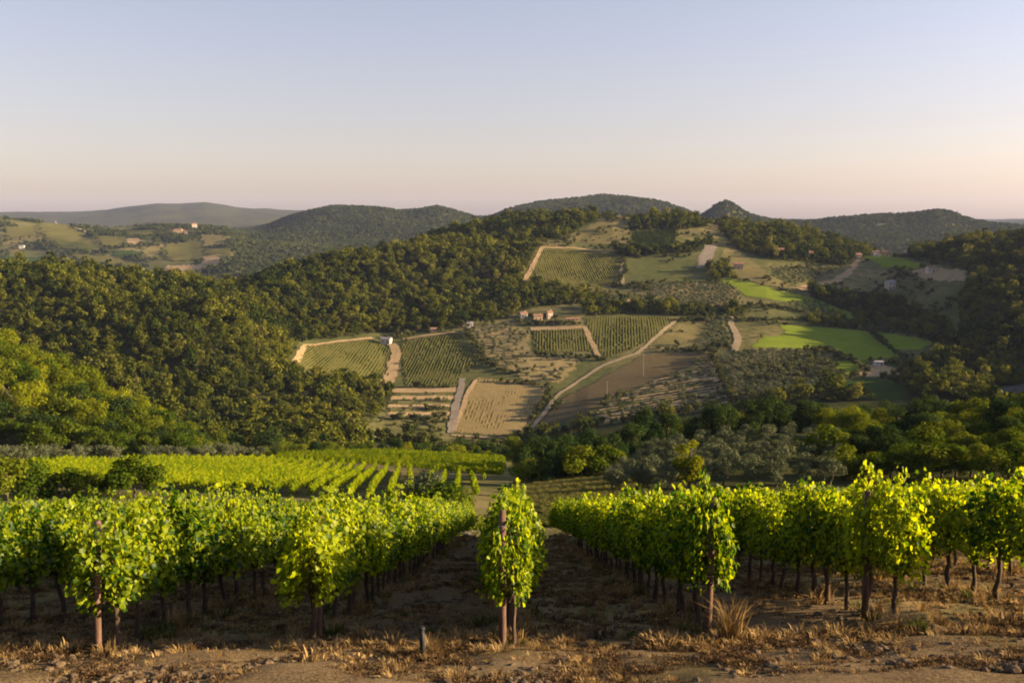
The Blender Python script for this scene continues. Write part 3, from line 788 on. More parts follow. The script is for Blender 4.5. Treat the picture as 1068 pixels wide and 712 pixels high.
# scrub: hedges and odd bushes over the open ground
Xs = rng.uniform(-.75, .75, 60000); Ys = rng.uniform(360, 1500, 60000); Xs = Xs*Ys; Zs = ground(Xs, Ys); sx, sy = to_px(Xs, Ys, Zs)
ok = ~wooded(sx, sy) & (sy > 222)
thin = [i for i, o_ in enumerate(FIELD_OBJ) if o_ is M['thin_meadow']]
for i_, q in enumerate(FIELD_XY):
    if i_ not in thin: ok &= ~inpoly(Xs, Ys, q)
for c, wd_ in TRACK_XY:
    for i in range(0, len(c), 2): ok &= ~((np.abs(Xs-c[i, 0]) < wd_*.5+1.5) & (np.abs(Ys-c[i, 1]) < wd_*.5+2))
dens = np.clip(.14 + .75*vnoise(Xs/45, Ys/45, 61) + .4*vnoise(Xs/16, Ys/16, 62), 0, 1)
ok &= rng.random(len(Xs)) < dens
sb = np.column_stack([Xs, Ys])[ok]
al = np.concatenate([ol, hd, sb, hp])
n1, n2, n3 = len(ol), len(hd), len(sb)
idx = np.concatenate([rng.integers(0, 4, n1), rng.integers(0, 4, n2), rng.integers(4, 8, n3+len(hp))])
sc = np.concatenate([rng.uniform(.75, 1.2, n1), rng.uniform(.6, .9, n2), rng.uniform(.5, 1.6, n3), rng.uniform(.6, 1.4, len(hp))])
scatter('hill_scrub', OT + ST, np.column_stack([al, ground(al[:, 0], al[:, 1]) - .1]), rng.uniform(0, 6.28, len(al)), sc, idx,
        'olive groves, hedges and scrub dotted over the far slope', 'scrub')
print('scrub', len(al))

# far ridges: tree cover as scattered clumps
RT = [low_tree('ridge_tree', M['ridge_leaf'], 240+i, 70, 9, 5.0, 2.6) for i in range(4)]
Yr = rng.uniform(2000, 4200, 150000); Xr = rng.uniform(-.72, .72, 150000)*Yr; Zr = ground(Xr, Yr); rx, ry = to_px(Xr, Yr, Zr)
ok = (Yr > 3200) | (rng.random(len(Yr)) < np.clip(.30 + .9*vnoise(Xr/80, Yr/80, 71), 0, 1))
ok |= (rx > 250)
ok &= (ry < 290)
for q in FIELD_XY: ok &= ~inpoly(Xr, Yr, q)
ok &= rng.random(len(Yr)) < .55
Pr = np.column_stack([Xr, Yr, Zr - .8])[ok]
scatter('ridge_woods', RT, Pr, rng.uniform(0, 6.28, len(Pr)), rng.uniform(.6, 1.35, len(Pr)), rng.integers(0, 4, len(Pr)),
        'woods on the hazy ridges beyond the farmed hill', 'woods')
print('ridge', len(Pr))

# ------------------------------------------------------------------ single trees of the valley floor and the near slopes
ORD = ['first','second','third','fourth','fifth','sixth','seventh','eighth','ninth','tenth','eleventh','twelfth','thirteenth','fourteenth','fifteenth',
       'sixteenth','seventeenth','eighteenth','nineteenth','twentieth','twenty-first','twenty-second','twenty-third','twenty-fourth','twenty-fifth',
       'twenty-sixth','twenty-seventh','twenty-eighth','twenty-ninth','thirtieth']
def proto(mat, n, h, rad, lobes, lob, size, seed, tr, base=.15, flat=1.0, twist=.15):
    cm, cs = crown_mesh('crown', mat, n, h*base, h, rad, lobes, lob, size, seed, flat)
    return trunk_mesh('trunk', M['tree_bark'], h*.72, tr, cs, seed, twist), cm, h
PRO = {}
PRO['broad'] = [proto(M['broad_leaf'], 2900, 10, 4.4, 15, 1.9, .44, 300+i, .22, .0) for i in range(4)]
PRO['gold'] = [proto(M['gold_leaf'], 2900, 10, 4.4, 15, 1.9, .44, 310+i, .22, .0) for i in range(3)]
PRO['dark'] = [proto(M['dark_leaf'], 2900, 10, 4.1, 15, 1.9, .44, 320+i, .24, .0) for i in range(4)]
PRO['olive'] = [proto(M['olive_leaf'], 1500, 4.4, 2.2, 9, .95, .24, 330+i, .16, .2, 1, .5) for i in range(4)]
PRO['bush'] = [proto(M['broad_leaf'], 1500, 3.6, 2.3, 9, 1.0, .26, 340+i, .08, .02) for i in range(3)]
PRO['cone'] = [proto(M['gold_leaf'], 1600, 7, 1.7, 11, .85, .3, 350, .12, .05)]
def tree(kind, x, y, h, label, group=None, wide=1.0, cat='tree', name=None):
    tm, cm, h0 = random.choice(PRO[kind])
    s = h / h0
    nm = name or {'broad':'broadleaf_tree','gold':'broadleaf_tree','dark':'broadleaf_tree','olive':'olive_tree','bush':'bush','cone':'young_tree'}[kind]
    r = empty(nm, (x, y, gz(x, y)), random.uniform(0, 6.28), (s*wide, s*wide, s))
    obj('trunk', tm, r); obj('crown', cm, r)
    return tag(r, label, cat, group)

def tier(kinds, pts, hr, label, group, n=None, jitter=(0, 0), wide=1.0, cat='tree', word='from the left'):
    """a line of trees along (photo x, distance) points, each named by its place in the line"""
    random.seed(hash(label) % 1000 if False else len(label)*7+int(pts[0][0])+1000)
    pts = np.array(pts, float); n = n or len(pts)
    t = np.linspace(0, 1, n); tp = np.linspace(0, 1, len(pts))
    for i in range(n):
        px = np.interp(t[i], tp, pts[:, 0]) + random.uniform(-1, 1)*jitter[0]
        D = np.interp(t[i], tp, pts[:, 1]) + random.uniform(-1, 1)*jitter[1]
        a = (px-534)/F / (CP - .2*SP)
        h = random.uniform(*hr)
        tree(random.choice(kinds), a*D, D, h, '%s, %s %s' % (label, ORD[i], word), group, wide, cat)

# wooded knoll on the left: tiers from the foot to the crest
tier(['gold','gold','broad'], [(-25,338),(0,337),(35,336),(70,335),(105,333),(140,330),(172,327)], (9, 12), 'sunlit yellow-green tree on the crest of the left knoll', 'trees on the left knoll', 17, (5, 5), 1.25)
tier(['broad','gold','broad'], [(-25,318),(40,318),(90,316),(150,312)], (9, 12), 'green tree high on the left knoll below its crest', 'trees on the left knoll', 12, (5, 6), 1.25)
tier(['broad','broad','dark'], [(-25,297),(50,297),(120,296),(168,296)], (8, 12), 'green tree halfway up the left knoll', 'trees on the left knoll', 12, (5, 6), 1.25)
tier(['broad','broad','gold'], [(-25,276),(60,276),(130,278),(190,284)], (8, 11), 'green tree low on the left knoll', 'trees on the left knoll', 12, (5, 6), 1.25)
tier(['broad','dark','broad'], [(-20,258),(60,258),(130,262),(180,270),(205,280)], (6, 9.5), 'dark green tree at the foot of the left knoll', 'trees on the left knoll', 14, (5, 4), 1.25)
tier(['broad','bush','broad'], [(-22,248),(60,248),(120,252),(190,262)], (4.5, 7), 'low bushy tree along the lower edge of the left knoll', 'trees on the left knoll', 15, (5, 3), 1.25)
# valley floor hedge, left of centre
tier(['broad','gold','dark'], [(195,305),(260,325),(330,335),(400,340),(470,335),(520,325)], (5, 8.5), 'small tree in the valley hedge beyond the lower vineyard', 'trees in the valley hedge', 26, (5, 8))
tier(['dark','broad'], [(200,345),(300,365),(420,375),(530,360)], (8, 12), 'taller tree behind the valley hedge beyond the lower vineyard', 'trees in the valley hedge', 22, (6, 8))
# dark tree line right of centre
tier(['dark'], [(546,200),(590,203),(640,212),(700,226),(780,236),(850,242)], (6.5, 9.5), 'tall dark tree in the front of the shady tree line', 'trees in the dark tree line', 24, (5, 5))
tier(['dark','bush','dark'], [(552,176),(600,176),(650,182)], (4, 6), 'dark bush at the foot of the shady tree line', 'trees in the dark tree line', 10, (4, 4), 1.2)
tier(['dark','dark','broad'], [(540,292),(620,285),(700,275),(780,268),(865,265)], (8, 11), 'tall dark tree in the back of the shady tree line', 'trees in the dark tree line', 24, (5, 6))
# right-hand trees
tier(['bush','broad'], [(880,150),(940,146),(1000,142),(1085,138)], (4.2, 6), 'low green tree along the near edge of the right-hand copse', 'trees in the right-hand copse', 14, (4, 4), 1.2)
tier(['broad','bush','dark'], [(858,170),(930,166),(1085,160)], (5.5, 7.5), 'rounded green tree second row into the right-hand copse', 'trees in the right-hand copse', 14, (4, 4), 1.15)
tier(['broad','broad','dark'], [(862,190),(920,188),(980,184),(1040,180),(1080,178)], (5.5, 8), 'bright green tree in the front of the right-hand copse', 'trees in the right-hand copse', 13, (5, 5))
tier(['broad','dark','broad'], [(868,215),(930,212),(1000,208),(1085,204)], (6.5, 9.5), 'green tree in the middle of the right-hand copse', 'trees in the right-hand copse', 13, (6, 5))
tier(['broad','dark'], [(860,242),(940,240),(1010,236),(1090,232)], (7, 11), 'dark green tree in the back of the right-hand copse', 'trees in the right-hand copse', 14, (6, 6))
# olive slope on the right
for c_ in range(9):
    tier(['olive'], [(640+c_*28, 139), (684+c_*23, 212)], (3.3, 4.3), 'grey-green olive tree in the shaded right grove, %s row' % ORD[c_], 'olive trees on the right slope', 7, (2, 2), .95, word='up the slope')
# olives along the lower vineyard, left
tier(['olive'], [(160,243),(275,270)], (3, 4.2), 'grey olive tree along the far edge of the lower vineyard', 'olive trees by the lower vineyard', 14, (2, 2), 1.1)
tier(['olive'], [(-5,190),(125,205)], (3.4, 4.6), 'grey olive tree behind the bushes at the left', 'olive trees by the lower vineyard', 9, (4, 6), 1.1)
# bushes on the left
for px, D, h, lb in [(8,118,5.0,'bright green bush at the left edge below the knoll'),(30,121,4.4,'round bush second from the left edge'),
                     (56,124,4.2,'low dark bush between the round bush and the pale olives'),(82,124,3.6,'low spreading bush left of the round dark bush'),
                     (104,127,3.2,'smallest bush of the group below the left knoll'),(140,124,5.2,'round dark bush standing alone in the lower vineyard'),
                     (124,128,3.8,'lower bush leaning against the round dark bush')]:
    a = (px-534)/F/(CP-.15*SP); tree('bush', a*D, D, h, lb, 'bushes below the left knoll', 1.15, 'bush')
tree('broad', -5.2, 84, 6.4, 'small tree beyond the end of the row left of the middle post', None, .9)
tree('bush', -7.6, 92, 5.6, 'bush beside the small tree beyond the vine rows', None, 1.1, 'bush')
tree('olive', -10.6, 112, 5.2, 'pale grey olive tree by the track below the vine rows', None, 1.1)
tree('cone', 25.5, 140, 7.6, 'conical yellow-green tree in front of the shaded olive grove', None, 1.3)
tree('dark', 31.0, 230, 11, 'dark pointed tree in a gap of the shady tree line', None, .7)

# ------------------------------------------------------------------ houses
def house(px, py, w, d, h, rz, wall, roof, label, group=None, rise=None, tower=False, name='farmhouse', xyz=None, chim=True):
    p = cast(px, py)[0] if xyz is None else xyz
    r = empty(name, (p[0], p[1], gz(p[0], p[1])), rz)
    rise = rise or d*.22
    m = MB(); m.box(-w/2, w/2, -d/2, d/2, -2.5, h)
    m.add([(-w/2, -d/2, h), (-w/2, d/2, h), (-w/2, 0, h+rise)], [(0, 2, 1)])
    m.add([(w/2, -d/2, h), (w/2, d/2, h), (w/2, 0, h+rise)], [(0, 1, 2)])
    obj('wall', m.mesh('wall', wall), r)
    m = MB(); e = .45; th = .22
    k = rise/(d/2)
    for s in (-1, 1):
        y0, y1 = 0, s*(d/2+e); z0, z1 = h+rise+.02, h-e*k+.02
        v = [(-w/2-e, y0, z0), (w/2+e, y0, z0), (w/2+e, y1, z1), (-w/2-e, y1, z1)]
        v += [(a_, b_, c_+th) for a_, b_, c_ in v]
        m.add(v, [(0,3,2,1),(4,5,6,7),(0,1,5,4),(1,2,6,5),(2,3,7,6),(3,0,4,7)])
    ro = obj('roof', m.mesh('roof', roof), r)
    if chim:
        m = MB(); m.box(w*.2, w*.2+.8, -.4+d*.12, .4+d*.12, h+rise*.4, h+rise+1.0); obj('chimney', m.mesh('chimney', wall), ro)
    fl = max(1, int(h//3)); nw = max(2, int(w//3))
    for f_ in range(fl):
        for i in range(nw):
            x = -w/2 + w*(i+.5)/nw; z = 1.2 + 3*f_
            if f_ == 0 and i == nw//2:
                m = MB(); m.box(x-.55, x+.55, -d/2-.06, -d/2+.1, 0, 2.2); obj('door', m.mesh('door', M['shutter']), r); continue
            m = MB(); m.box(x-.45, x+.45, -d/2-.05, -d/2+.1, z, z+1.3); obj('window', m.mesh('window', M['shutter']), r)
        for y in (-d*.22, d*.22):
            m = MB(); m.box(w/2-.1, w/2+.05, y-.45, y+.45, 1.2+3*f_, 2.5+3*f_); obj('window', m.mesh('window', M['shutter']), r)
    return tag(r, label, 'house', group)
house(403, 358, 8, 5.5, 3.8, R(-15), M['plaster'], M['grey_roof'], 'small pale shed with grey roof at the corner of the vineyard blocks', name='shed', chim=False)
house(654, 320, 6, 5.5, 4.6, R(20), M['white_wall'], M['roof_tile'], 'small pink-white farmhouse with tiled roof alone above the vineyard')
house(546, 331, 6, 5, 3.8, R(15), M['plaster'], M['roof_tile'], 'red roofed cottage leftmost of the farm group', 'farm group on the hill')
house(561, 334, 7.5, 5, 4.2, R(8), M['plaster_ochre'], M['roof_tile'], 'ochre farmhouse in the middle of the farm group', 'farm group on the hill')
house(573, 332, 4.5, 5, 5.4, R(20), M['stone_wall'], M['roof_tile'], 'tall narrow stone house rightmost of the farm group', 'farm group on the hill')
house(597, 335, 11, 4, 2.2, R(3), M['plaster_ochre'], M['roof_tile'], 'long low ochre barn above the small green plot', name='barn', chim=False)
house(490, 341, 5, 4.5, 3.4, R(10), M['white_wall'], M['grey_roof'], 'tiny white hut at the edge of the woods', name='hut', chim=False)
house(452, 346, 5, 4, 2.6, R(5), M['plaster_ochre'], M['roof_tile'], 'tiny ochre hut above the green vineyard block', name='hut', chim=False)
house(770, 280, 9, 7, 5, R(-5), M['plaster_ochre'], M['roof_tile'], 'terracotta farmhouse among bushes on the upper slope')
house(843, 268, 11, 7, 5.5, R(5), M['plaster_ochre'], M['roof_tile'], 'pink farmhouse in the crest woods on the right')
house(812, 268, 11, 9, 8, R(-10), M['stone_wall'], M['roof_tile'], 'grey stone house in shade of the crest woods')
house(913, 267, 9, 7, 4.6, R(10), M['plaster'], M['roof_tile'], 'pale house with red roof left of the hilltop pair', 'hilltop pair of houses')
house(923, 267, 7, 6, 4.6, R(-8), M['plaster_ochre'], M['roof_tile'], 'ochre house right of the hilltop pair', 'hilltop pair of houses')
house(895, 271, 6, 7, 6, R(0), M['plaster_ochre'], M['roof_tile'], 'small ochre house at the top of the curving bank')
house(972, 283, 11, 6, 4, R(5), M['plaster'], M['roof_tile'], 'long pale farmhouse in the clearing on the right hill')
house(928, 301, 8, 7, 7, R(20), M['stone_wall'], M['grey_roof'], 'grey stone house below the green hilltop meadow')
house(916, 381, 6, 3.5, 2.4, R(10), M['white_wall'], M['grey_roof'], 'tiny white hut in the tan yard below the vivid field', name='hut', chim=False)
house(203, 240, 13, 12, 17, R(15), M['plaster'], M['roof_tile'], 'tall pale tower house on the distant left hilltop', name='tower_house')
house(186, 241, 22, 10, 4, R(5), M['plaster_ochre'], M['roof_tile'], 'long ochre wing left of the distant tower house')
house(23, 259, 12, 9, 6, R(10), M['white_wall'], M['grey_roof'], 'white farmhouse on the far left hillside')
for px, y0, y1, lb in [(633, 417, 397, 'pale utility pole on the dark ploughed field, the lower one'), (671, 392, 369, 'pale utility pole on the dark ploughed field, the upper one')]:
    p = cast(px, y0)[0]; r = empty('utility_pole', p)
    hh = (y0-y1)*p[1]/F
    m = MB(); m.tube([(0, 0, -.5), (0, 0, hh)], [.16, .11], 8); obj('shaft', m.mesh('shaft', M['pole_wood']), r)
    m = MB(); m.box(-.8, .8, -.08, .08, hh-.7, hh-.5); obj('crossarm', m.mesh('crossarm', M['pole_wood']), r)
    tag(r, lb, 'pole', 'utility poles on the ploughed field')

# ------------------------------------------------------------------ grapevines
def vine_leaves(pos, nrm, size):
    """five-pointed blades folded along the midrib"""
    n = len(pos)
    down = np.array([0, 0, -1.]) + rng.normal(size=(n, 3))*.55
    t = down - nrm * np.sum(down*nrm, 1)[:, None]; t /= np.linalg.norm(t, axis=1)[:, None] + 1e-9
    b = np.cross(nrm, t); s = size[:, None]
    def p(x, y, z): return pos + b*s*x + t*s*y + nrm*s*z
    V = np.stack([p(0, -.38, 0), p(.30, -.46, .10), p(.56, -.05, .12), p(.30, .30, .05), p(0, .58, -.06),
                  p(-.30, .30, .05), p(-.56, -.05, .12), p(-.30, -.46, .10)], 1).reshape(-1, 3)
    i = np.arange(n)[:, None]*8
    f1 = i + np.array([0, 1, 2, 3]); f2 = i + np.array([0, 3, 4, 4]); f3 = i + np.array([0, 5, 6, 7])
    tri = np.concatenate([i + np.array([0, 3, 4]), i + np.array([0, 4, 5])])
    return V, [np.concatenate([f1, f3]), tri]

def vine_foliage(seed, n_shoot=15, per=88, droop=0, size=.077, top=1.75, low=.75):
    g = np.random.default_rng(seed); P = []; N = []
    for s_ in range(n_shoot):
        y = (s_+.5)/n_shoot*1.0 - .5 + g.uniform(-.08, .08); x = g.uniform(-.06, .06)
        tall = top + g.uniform(-.25, .46 if g.random() < .25 else .18)
        dx, dy = g.uniform(-.22, .22), g.uniform(-.2, .2)
        m = int(per*g.uniform(.8, 1.2))
        u = g.random(m)**.9
        z = low + (tall-low)*u
        wdt = .26 * np.sin(np.clip(u*1.05+.12, 0, 1)*math.pi)**.6 + .06
        side = np.where(g.random(m) < .5, -1, 1)
        ox = side * wdt * g.uniform(.35, 1.1, m); oy = g.normal(size=m)*.10
        P.append(np.column_stack([x + dx*u + ox, y + dy*u + oy, z + g.normal(size=m)*.03]))
        N.append(np.column_stack([side*.9 + g.normal(size=m)*.45, g.normal(size=m)*.5, .45 + g.normal(size=m)*.4]))
    for s_ in range(droop):                      # trailing shoots that hang below the canopy
        y = g.uniform(-.5, .3); sx = g.choice([-1, 1]); m = 34
        u = np.linspace(0, 1, m)
        P.append(np.column_stack([sx*(.12+.30*u*(1-.5*u)) + g.normal(size=m)*.05, y + g.uniform(-.3, .1)*u + g.normal(size=m)*.05, 1.3 - .62*u + g.normal(size=m)*.03]))
        N.append(np.column_stack([sx + g.normal(size=m)*.4, -.5 + g.normal(size=m)*.4, .4 + g.normal(size=m)*.3]))
    P = np.concatenate(P); N = np.concatenate(N); N /= np.linalg.norm(N, axis=1)[:, None]
    V, f = vine_leaves(P, N, size * g.uniform(.6, 1.25, len(P)))
    return V, f
def vine_trunk(seed):
    random.seed(seed); m = MB()
    x, y = 0, 0; pts = [(0, 0, -.15)]
    for i in range(1, 6):
        x += random.uniform(-.035, .035); y += random.uniform(-.035, .035); pts.append((x, y, i*.15))
    m.tube(pts, [.05, .042, .036, .034, .036, .04], 8, .18)
    for s in (-1, 1):
        m.tube([pts[-1], (x*.5, s*.2, .82), (0, s*.48, .84)], [.032, .024, .014], 6, .1)
    for i in range(5):
        yy_ = random.uniform(-.45, .45); m.tube([(0, yy_, .83), (random.uniform(-.08, .08), yy_+random.uniform(-.1, .1), 1.35), (random.uniform(-.15, .15), yy_, 1.8)], [.010, .008, .004], 5)
    return m.mesh('trunk', M['vine_bark'], True)

VF = []
for i in range(9):
    V, f = vine_foliage(400+i, droop=(2 if i % 3 == 0 else 1)); VF.append(mesh_np('foliage', V, f, [M['vine_leaf']]))
VFRONT = []
for i in range(5):
    V, f = vine_foliage(430+i, 17, 100, 3, .071, 1.7, .78); VFRONT.append(mesh_np('foliage', V, f, [M['vine_leaf']]))
VT = [vine_trunk(450+i) for i in range(6)]

ROWX = {0: 0.02, 1: 2.66, 2: 5.32, -1: -2.64, -2: -4.98}
START = {0: 11.95, 1: 12.6, 2: 13.0, -1: 12.25, -2: 11.7}
for k_ in range(3, 13):
    ROWX[k_] = 5.32 + 2.62*(k_-2); ROWX[-k_] = -4.98 - 2.6*(k_-2)
def row_phrase(k):
    if k == 0: return 'the middle row behind the tall weathered post'
    return 'the %s row %s of the middle post' % (ORD[abs(k)-1], 'right' if k > 0 else 'left')
cand = []
for k_, x in ROWX.items():
    y0 = START.get(k_, max(12.4 + .05*k_, abs(x)*1.88 - 2.5))
    y0b = max(y0, 12.2)
    y = y0 + .25; j = 0
    while y < 60:
        cand.append((y, k_, x, j)); y += .92 + random.uniform(-.05, .05); j += 1
def dist(c):
    return math.hypot(c[2], c[0])
cand.sort(key=dist)
indiv, rest = cand[:300], cand[300:]
random.seed(11)
for y, k_, x, j in sorted(indiv, key=lambda c: (c[1], c[0])):
    xx = x + random.uniform(-.06, .06)
    s = random.uniform(.92, 1.08)
    r = empty('grapevine', (xx, y, gz(xx, y)), random.choice((0, math.pi)) + random.uniform(-.12, .12), (s*random.uniform(.9, 1.15)*((.72 if k_ == 0 else .85) if k_ in (0, 1, 2) and j == 0 else 1), s, s*random.uniform(.93, 1.07)))
    obj('trunk', random.choice(VT), r)
    endv = abs(k_) <= 2 and j == 0
    obj('foliage', random.choice(VFRONT if k_ in (0, 1, 2) and j == 0 else VF), r)
    lim = 8 if abs(k_) <= 2 else 5
    if j == 0 and abs(k_) <= 2: lb = 'foremost leafy grapevine of ' + row_phrase(k_)
    elif j < lim: lb = 'leafy grapevine %s from the front of %s' % (ORD[j], row_phrase(k_))
    else: lb = 'leafy grapevine farther back in ' + row_phrase(k_)
    tag(r, lb, 'grapevine', 'grapevines farther back in ' + row_phrase(k_) if j >= lim else 'grapevines on the near slope')

# all further vines: the backs of the near rows and the lower vineyard
FV = []
for i in range(5):
    V, f = vine_foliage(470+i, 8, 13, 0, .27, 1.6, .6); FV.append(mesh_np('far_foliage', V, f, [M['far_vine']]))
RP = [(x, y) for y, k_, x, j in rest]
ridx = list(rng.integers(0, 9, len(RP)))
rrz = list(rng.choice([0, math.pi], len(RP)))
def px_at(P):
    x, y = P[:, 0], P[:, 1]; return to_px(x, y, ground(x, y))
def lower_rows(P, ang, gap, step=1.0):
    d = np.array([math.cos(ang), math.sin(ang)]); n = np.array([-d[1], d[0]]); q = np.array(P, float); s = q @ d; t = q @ n
    A, B = np.meshgrid(np.arange(s.min(), s.max(), step), np.arange(t.min(), t.max(), gap))
    A = A.ravel() + rng.uniform(-.15, .15, A.size); B = B.ravel() + rng.uniform(-.08, .08, B.size)
    p = A[:, None]*d + B[:, None]*n
    return p[inpoly(p[:, 0], p[:, 1], q)]
def P_(px, D):
    a = (px-534)/F/(CP-.13*SP); return (a*D, D)
LOW = [([P_(-40,135), P_(120,137), P_(300,128), P_(440,122), P_(440,215), P_(280,245), P_(150,238), P_(60,190), P_(-40,170)], R(96), 2.6),
       ([P_(285,250), P_(440,222), P_(526,205), P_(526,285), P_(400,298), P_(300,285)], R(12), 4.2),
       ([P_(455,118), P_(492,116), P_(505,195), P_(446,205), P_(440,130)], R(93), 2.6)]
lowp = []; lowr = []
for P, an, gp in LOW:
    p = lower_rows(P, an, gp); lowp.append(p); lowr.append(np.full(len(p), an - math.pi/2))
lp = np.concatenate(lowp); lr = np.concatenate(lowr)
allp = np.concatenate([np.array(RP), lp]); alli = np.concatenate([np.array(ridx), rng.integers(9, 14, len(lp))])
allr = np.concatenate([np.array(rrz), lr])
scatter('vineyard_canopy', VF + FV, np.column_stack([allp, ground(allp[:, 0], allp[:, 1])]), allr, rng.uniform(.92, 1.1, len(allp)), alli,
        'yellow-green canopy of the lower vineyard and the far ends of the rows', 'vineyard')
print('vines', len(cand), 'low', len(lp))
# the lower meadow right of the vineyard
def patch(P, mat, label, name, lift=.08, res=1.0):
    q = np.array(P, float); x0, y0 = q.min(0); x1, y1 = q.max(0)
    X, Y = np.meshgrid(np.arange(x0, x1+res, res), np.arange(y0, y1+res, res))
    ins = inpoly(X[:-1, :-1]+res/2, Y[:-1, :-1]+res/2, q); idx = np.arange(X.size).reshape(X.shape)
    f = np.stack([idx[:-1, :-1], idx[:-1, 1:], idx[1:, 1:], idx[1:, :-1]], -1)[ins]
    V = np.column_stack([X.ravel(), Y.ravel(), ground(X, Y).ravel()+lift])
    return tag(obj(name, mesh_np(name, V, f, [mat], smooth=True)), label, 'field', kind='structure')
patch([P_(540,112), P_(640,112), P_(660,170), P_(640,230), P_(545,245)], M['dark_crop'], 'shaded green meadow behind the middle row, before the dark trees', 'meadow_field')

# posts at the row ends
def post(x, y, h, lean, label, r=.047):
    random.seed(int(x*100)+5)
    o = empty('vineyard_post', (x, y, gz(x, y)))
    m = MB(); m.tube([(0, 0, -.3), (lean*.35, 0, h*.4), (lean*.7, .02, h*.75), (lean, .03, h)], [r*1.1, r, r*.97, r*.88], 10, .06)
    o2 = obj('shaft', m.mesh('shaft', M['post_wood'], True), o)
    m = MB()
    for z in (.85, 1.25, 1.6):
        if z < h: m.tube([(lean*z/h-r*1.25, -r*1.0, z), (lean*z/h, -r*1.25, z+.01), (lean*z/h+r*1.25, -r*1.0, z)], [.006, .006, .006], 5)
    obj('wire_tie', m.mesh('wire_tie', M['grey_roof']), o)
    tag(o, label, 'post', 'wooden posts at the row ends')
post(-.12, 11.98, 1.78, .0, 'tall weathered wooden post at the front of the middle row')
post(2.58, 12.6, 1.88, .06, 'leaning wooden post with a bright dry tuft at its foot')
post(-5.10, 11.68, 1.66, .08, 'reddish wooden post half hidden in the leftmost row end')
post(5.12, 13.85, 1.9, -.03, 'wooden post hidden in leaves at the rightmost row end')
post(-2.62, 12.9, 1.5, .02, 'dark wooden post under the leaves left of the middle post')

# ------------------------------------------------------------------ dry grass, weeds and clods on the vineyard floor
def tuft(seed, n, h, spread, mat, w=.010):
    g = np.random.default_rng(seed)
    th = g.uniform(0, 6.283, n); r0 = spread*.35*np.sqrt(g.random(n)); L = h*g.uniform(.45, 1.1, n); out = g.uniform(.15, .9, n)
    b = np.column_stack([r0*np.cos(th), r0*np.sin(th), np.zeros(n)]); d = np.column_stack([np.cos(th+g.normal(size=n)*.6), np.sin(th+g.normal(size=n)*.6), np.zeros(n)])
    side = np.column_stack([-d[:, 1], d[:, 0], np.zeros(n)])*w
    up = np.array([0, 0, 1.])
    m = b + d*(L*out*.35)[:, None] + up*(L*.6)[:, None]; t = b + d*(L*out)[:, None] + up*(L*(1-.35*out))[:, None]
    V = np.stack([b-side, b+side, m+side*.8, m-side*.8, t+side*.15, t-side*.15], 1).reshape(-1, 3)
    i = np.arange(n)[:, None]*6
    return mesh_np('blades', V, np.concatenate([i+np.array([0, 1, 2, 3]), i+np.array([3, 2, 4, 5])]), [mat])
def heap(seed, n, r, mat):
    g = np.random.default_rng(seed)
    th = g.uniform(0, 6.283, n); q = np.sqrt(g.random(n))*r
    P = np.column_stack([q*np.cos(th), q*np.sin(th), (r*.45)*np.clip(1-q/r, 0, 1)*g.random(n)+.01])
    N = g.normal(size=(n, 3)) + np.array([0, 0, .8]); N /= np.linalg.norm(N, axis=1)[:, None]
    V, f = quads(P, N, g.uniform(.015, .055, n)); return mesh_np('dry_leaves', V, f, [mat])
GT = [tuft(500+i, 46, .30, .28, M['straw']) for i in range(4)] + [tuft(510+i, 40, .13, .34, M['straw'], .008) for i in range(3)] + \
     [heap(520+i, 60, .22, M['straw']) for i in range(3)] + [tuft(530+i, 40, .22, .30, M['weed']) for i in range(3)] + [heap(540+i, 70, .24, M['litter']) for i in range(2)] + [tuft(545+i, 40, .11, .34, M['litter'], .008) for i in range(2)]
gx, gy, gi, gs = [], [], [], []
def sow(n, x0, x1, y0, y1, kinds, s0, s1, f=None):
    x = rng.uniform(x0, x1, n); y = rng.uniform(y0, y1, n)
    if f is not None:
        k = rng.random(n) < f(x, y); x, y = x[k], y[k]
    gx.append(x); gy.append(y); gi.append(rng.choice(kinds, len(x))); gs.append(rng.uniform(s0, s1, len(x)))
edge = lambda x: 12.0 + .10*np.clip(x, -6, 8) + .35*vnoise(x/1.1, x*0, 81)
strip = lambda x, y: np.exp(-((y-edge(x))/.55)**2) * np.clip(.34+1.1*vnoise(x/1.0, y/.45, 82), 0, 1) * np.clip(.62 + .13*x, .30, 1)
sow(1900, -8, 9, 10.2, 14.5, [4, 5, 6, 4, 5, 8, 15, 16], .7, 1.4, strip)
sow(200, -8, 9, 10.2, 14.5, [0, 1, 2, 3], .5, 1.2, lambda x, y: strip(x, y)*np.clip(.3+.9*vnoise(x/.9, y/.9, 83), 0, 1))
sow(8000, -9, 9, 9.5, 12.6, [4, 13, 15, 13, 14, 15, 16], .25, .6, lambda x, y: np.clip(.35+.8*vnoise(x/.5, y/.35, 87), 0, 1))
sow(900, -9, 9, 9.5, 13, [4, 5, 6], .4, .9, lambda x, y: np.clip(.25+.6*vnoise(x/.7, y/.7, 84), 0, 1))
rowx = np.array(sorted(ROWX.values()))
def byrow(x, y):
    d = np.min(np.abs(x[:, None]-rowx[None]), 1); return np.exp(-(d/.38)**2)*.8
sow(24000, -30, 30, 12, 58, [0, 1, 2, 4, 5, 7, 8, 10, 4, 12], .5, 1.1, byrow)
sow(42000, -12, 12, 11.5, 34, [4, 5, 15, 16, 13, 14, 6], .3, .7, lambda x, y: np.clip(.35+.8*vnoise(x/.8, y/1.8, 86), 0, 1))
sow(9000, -30, 30, 12.3, 58, [4, 5, 6, 10, 5, 12, 8], .4, .8, lambda x, y: np.clip(.30+.7*vnoise(x/1.2, y/2.2, 85), 0, 1))
sow(5000, .5, 20, 105, 190, [10, 11, 12], 1.6, 3.2)
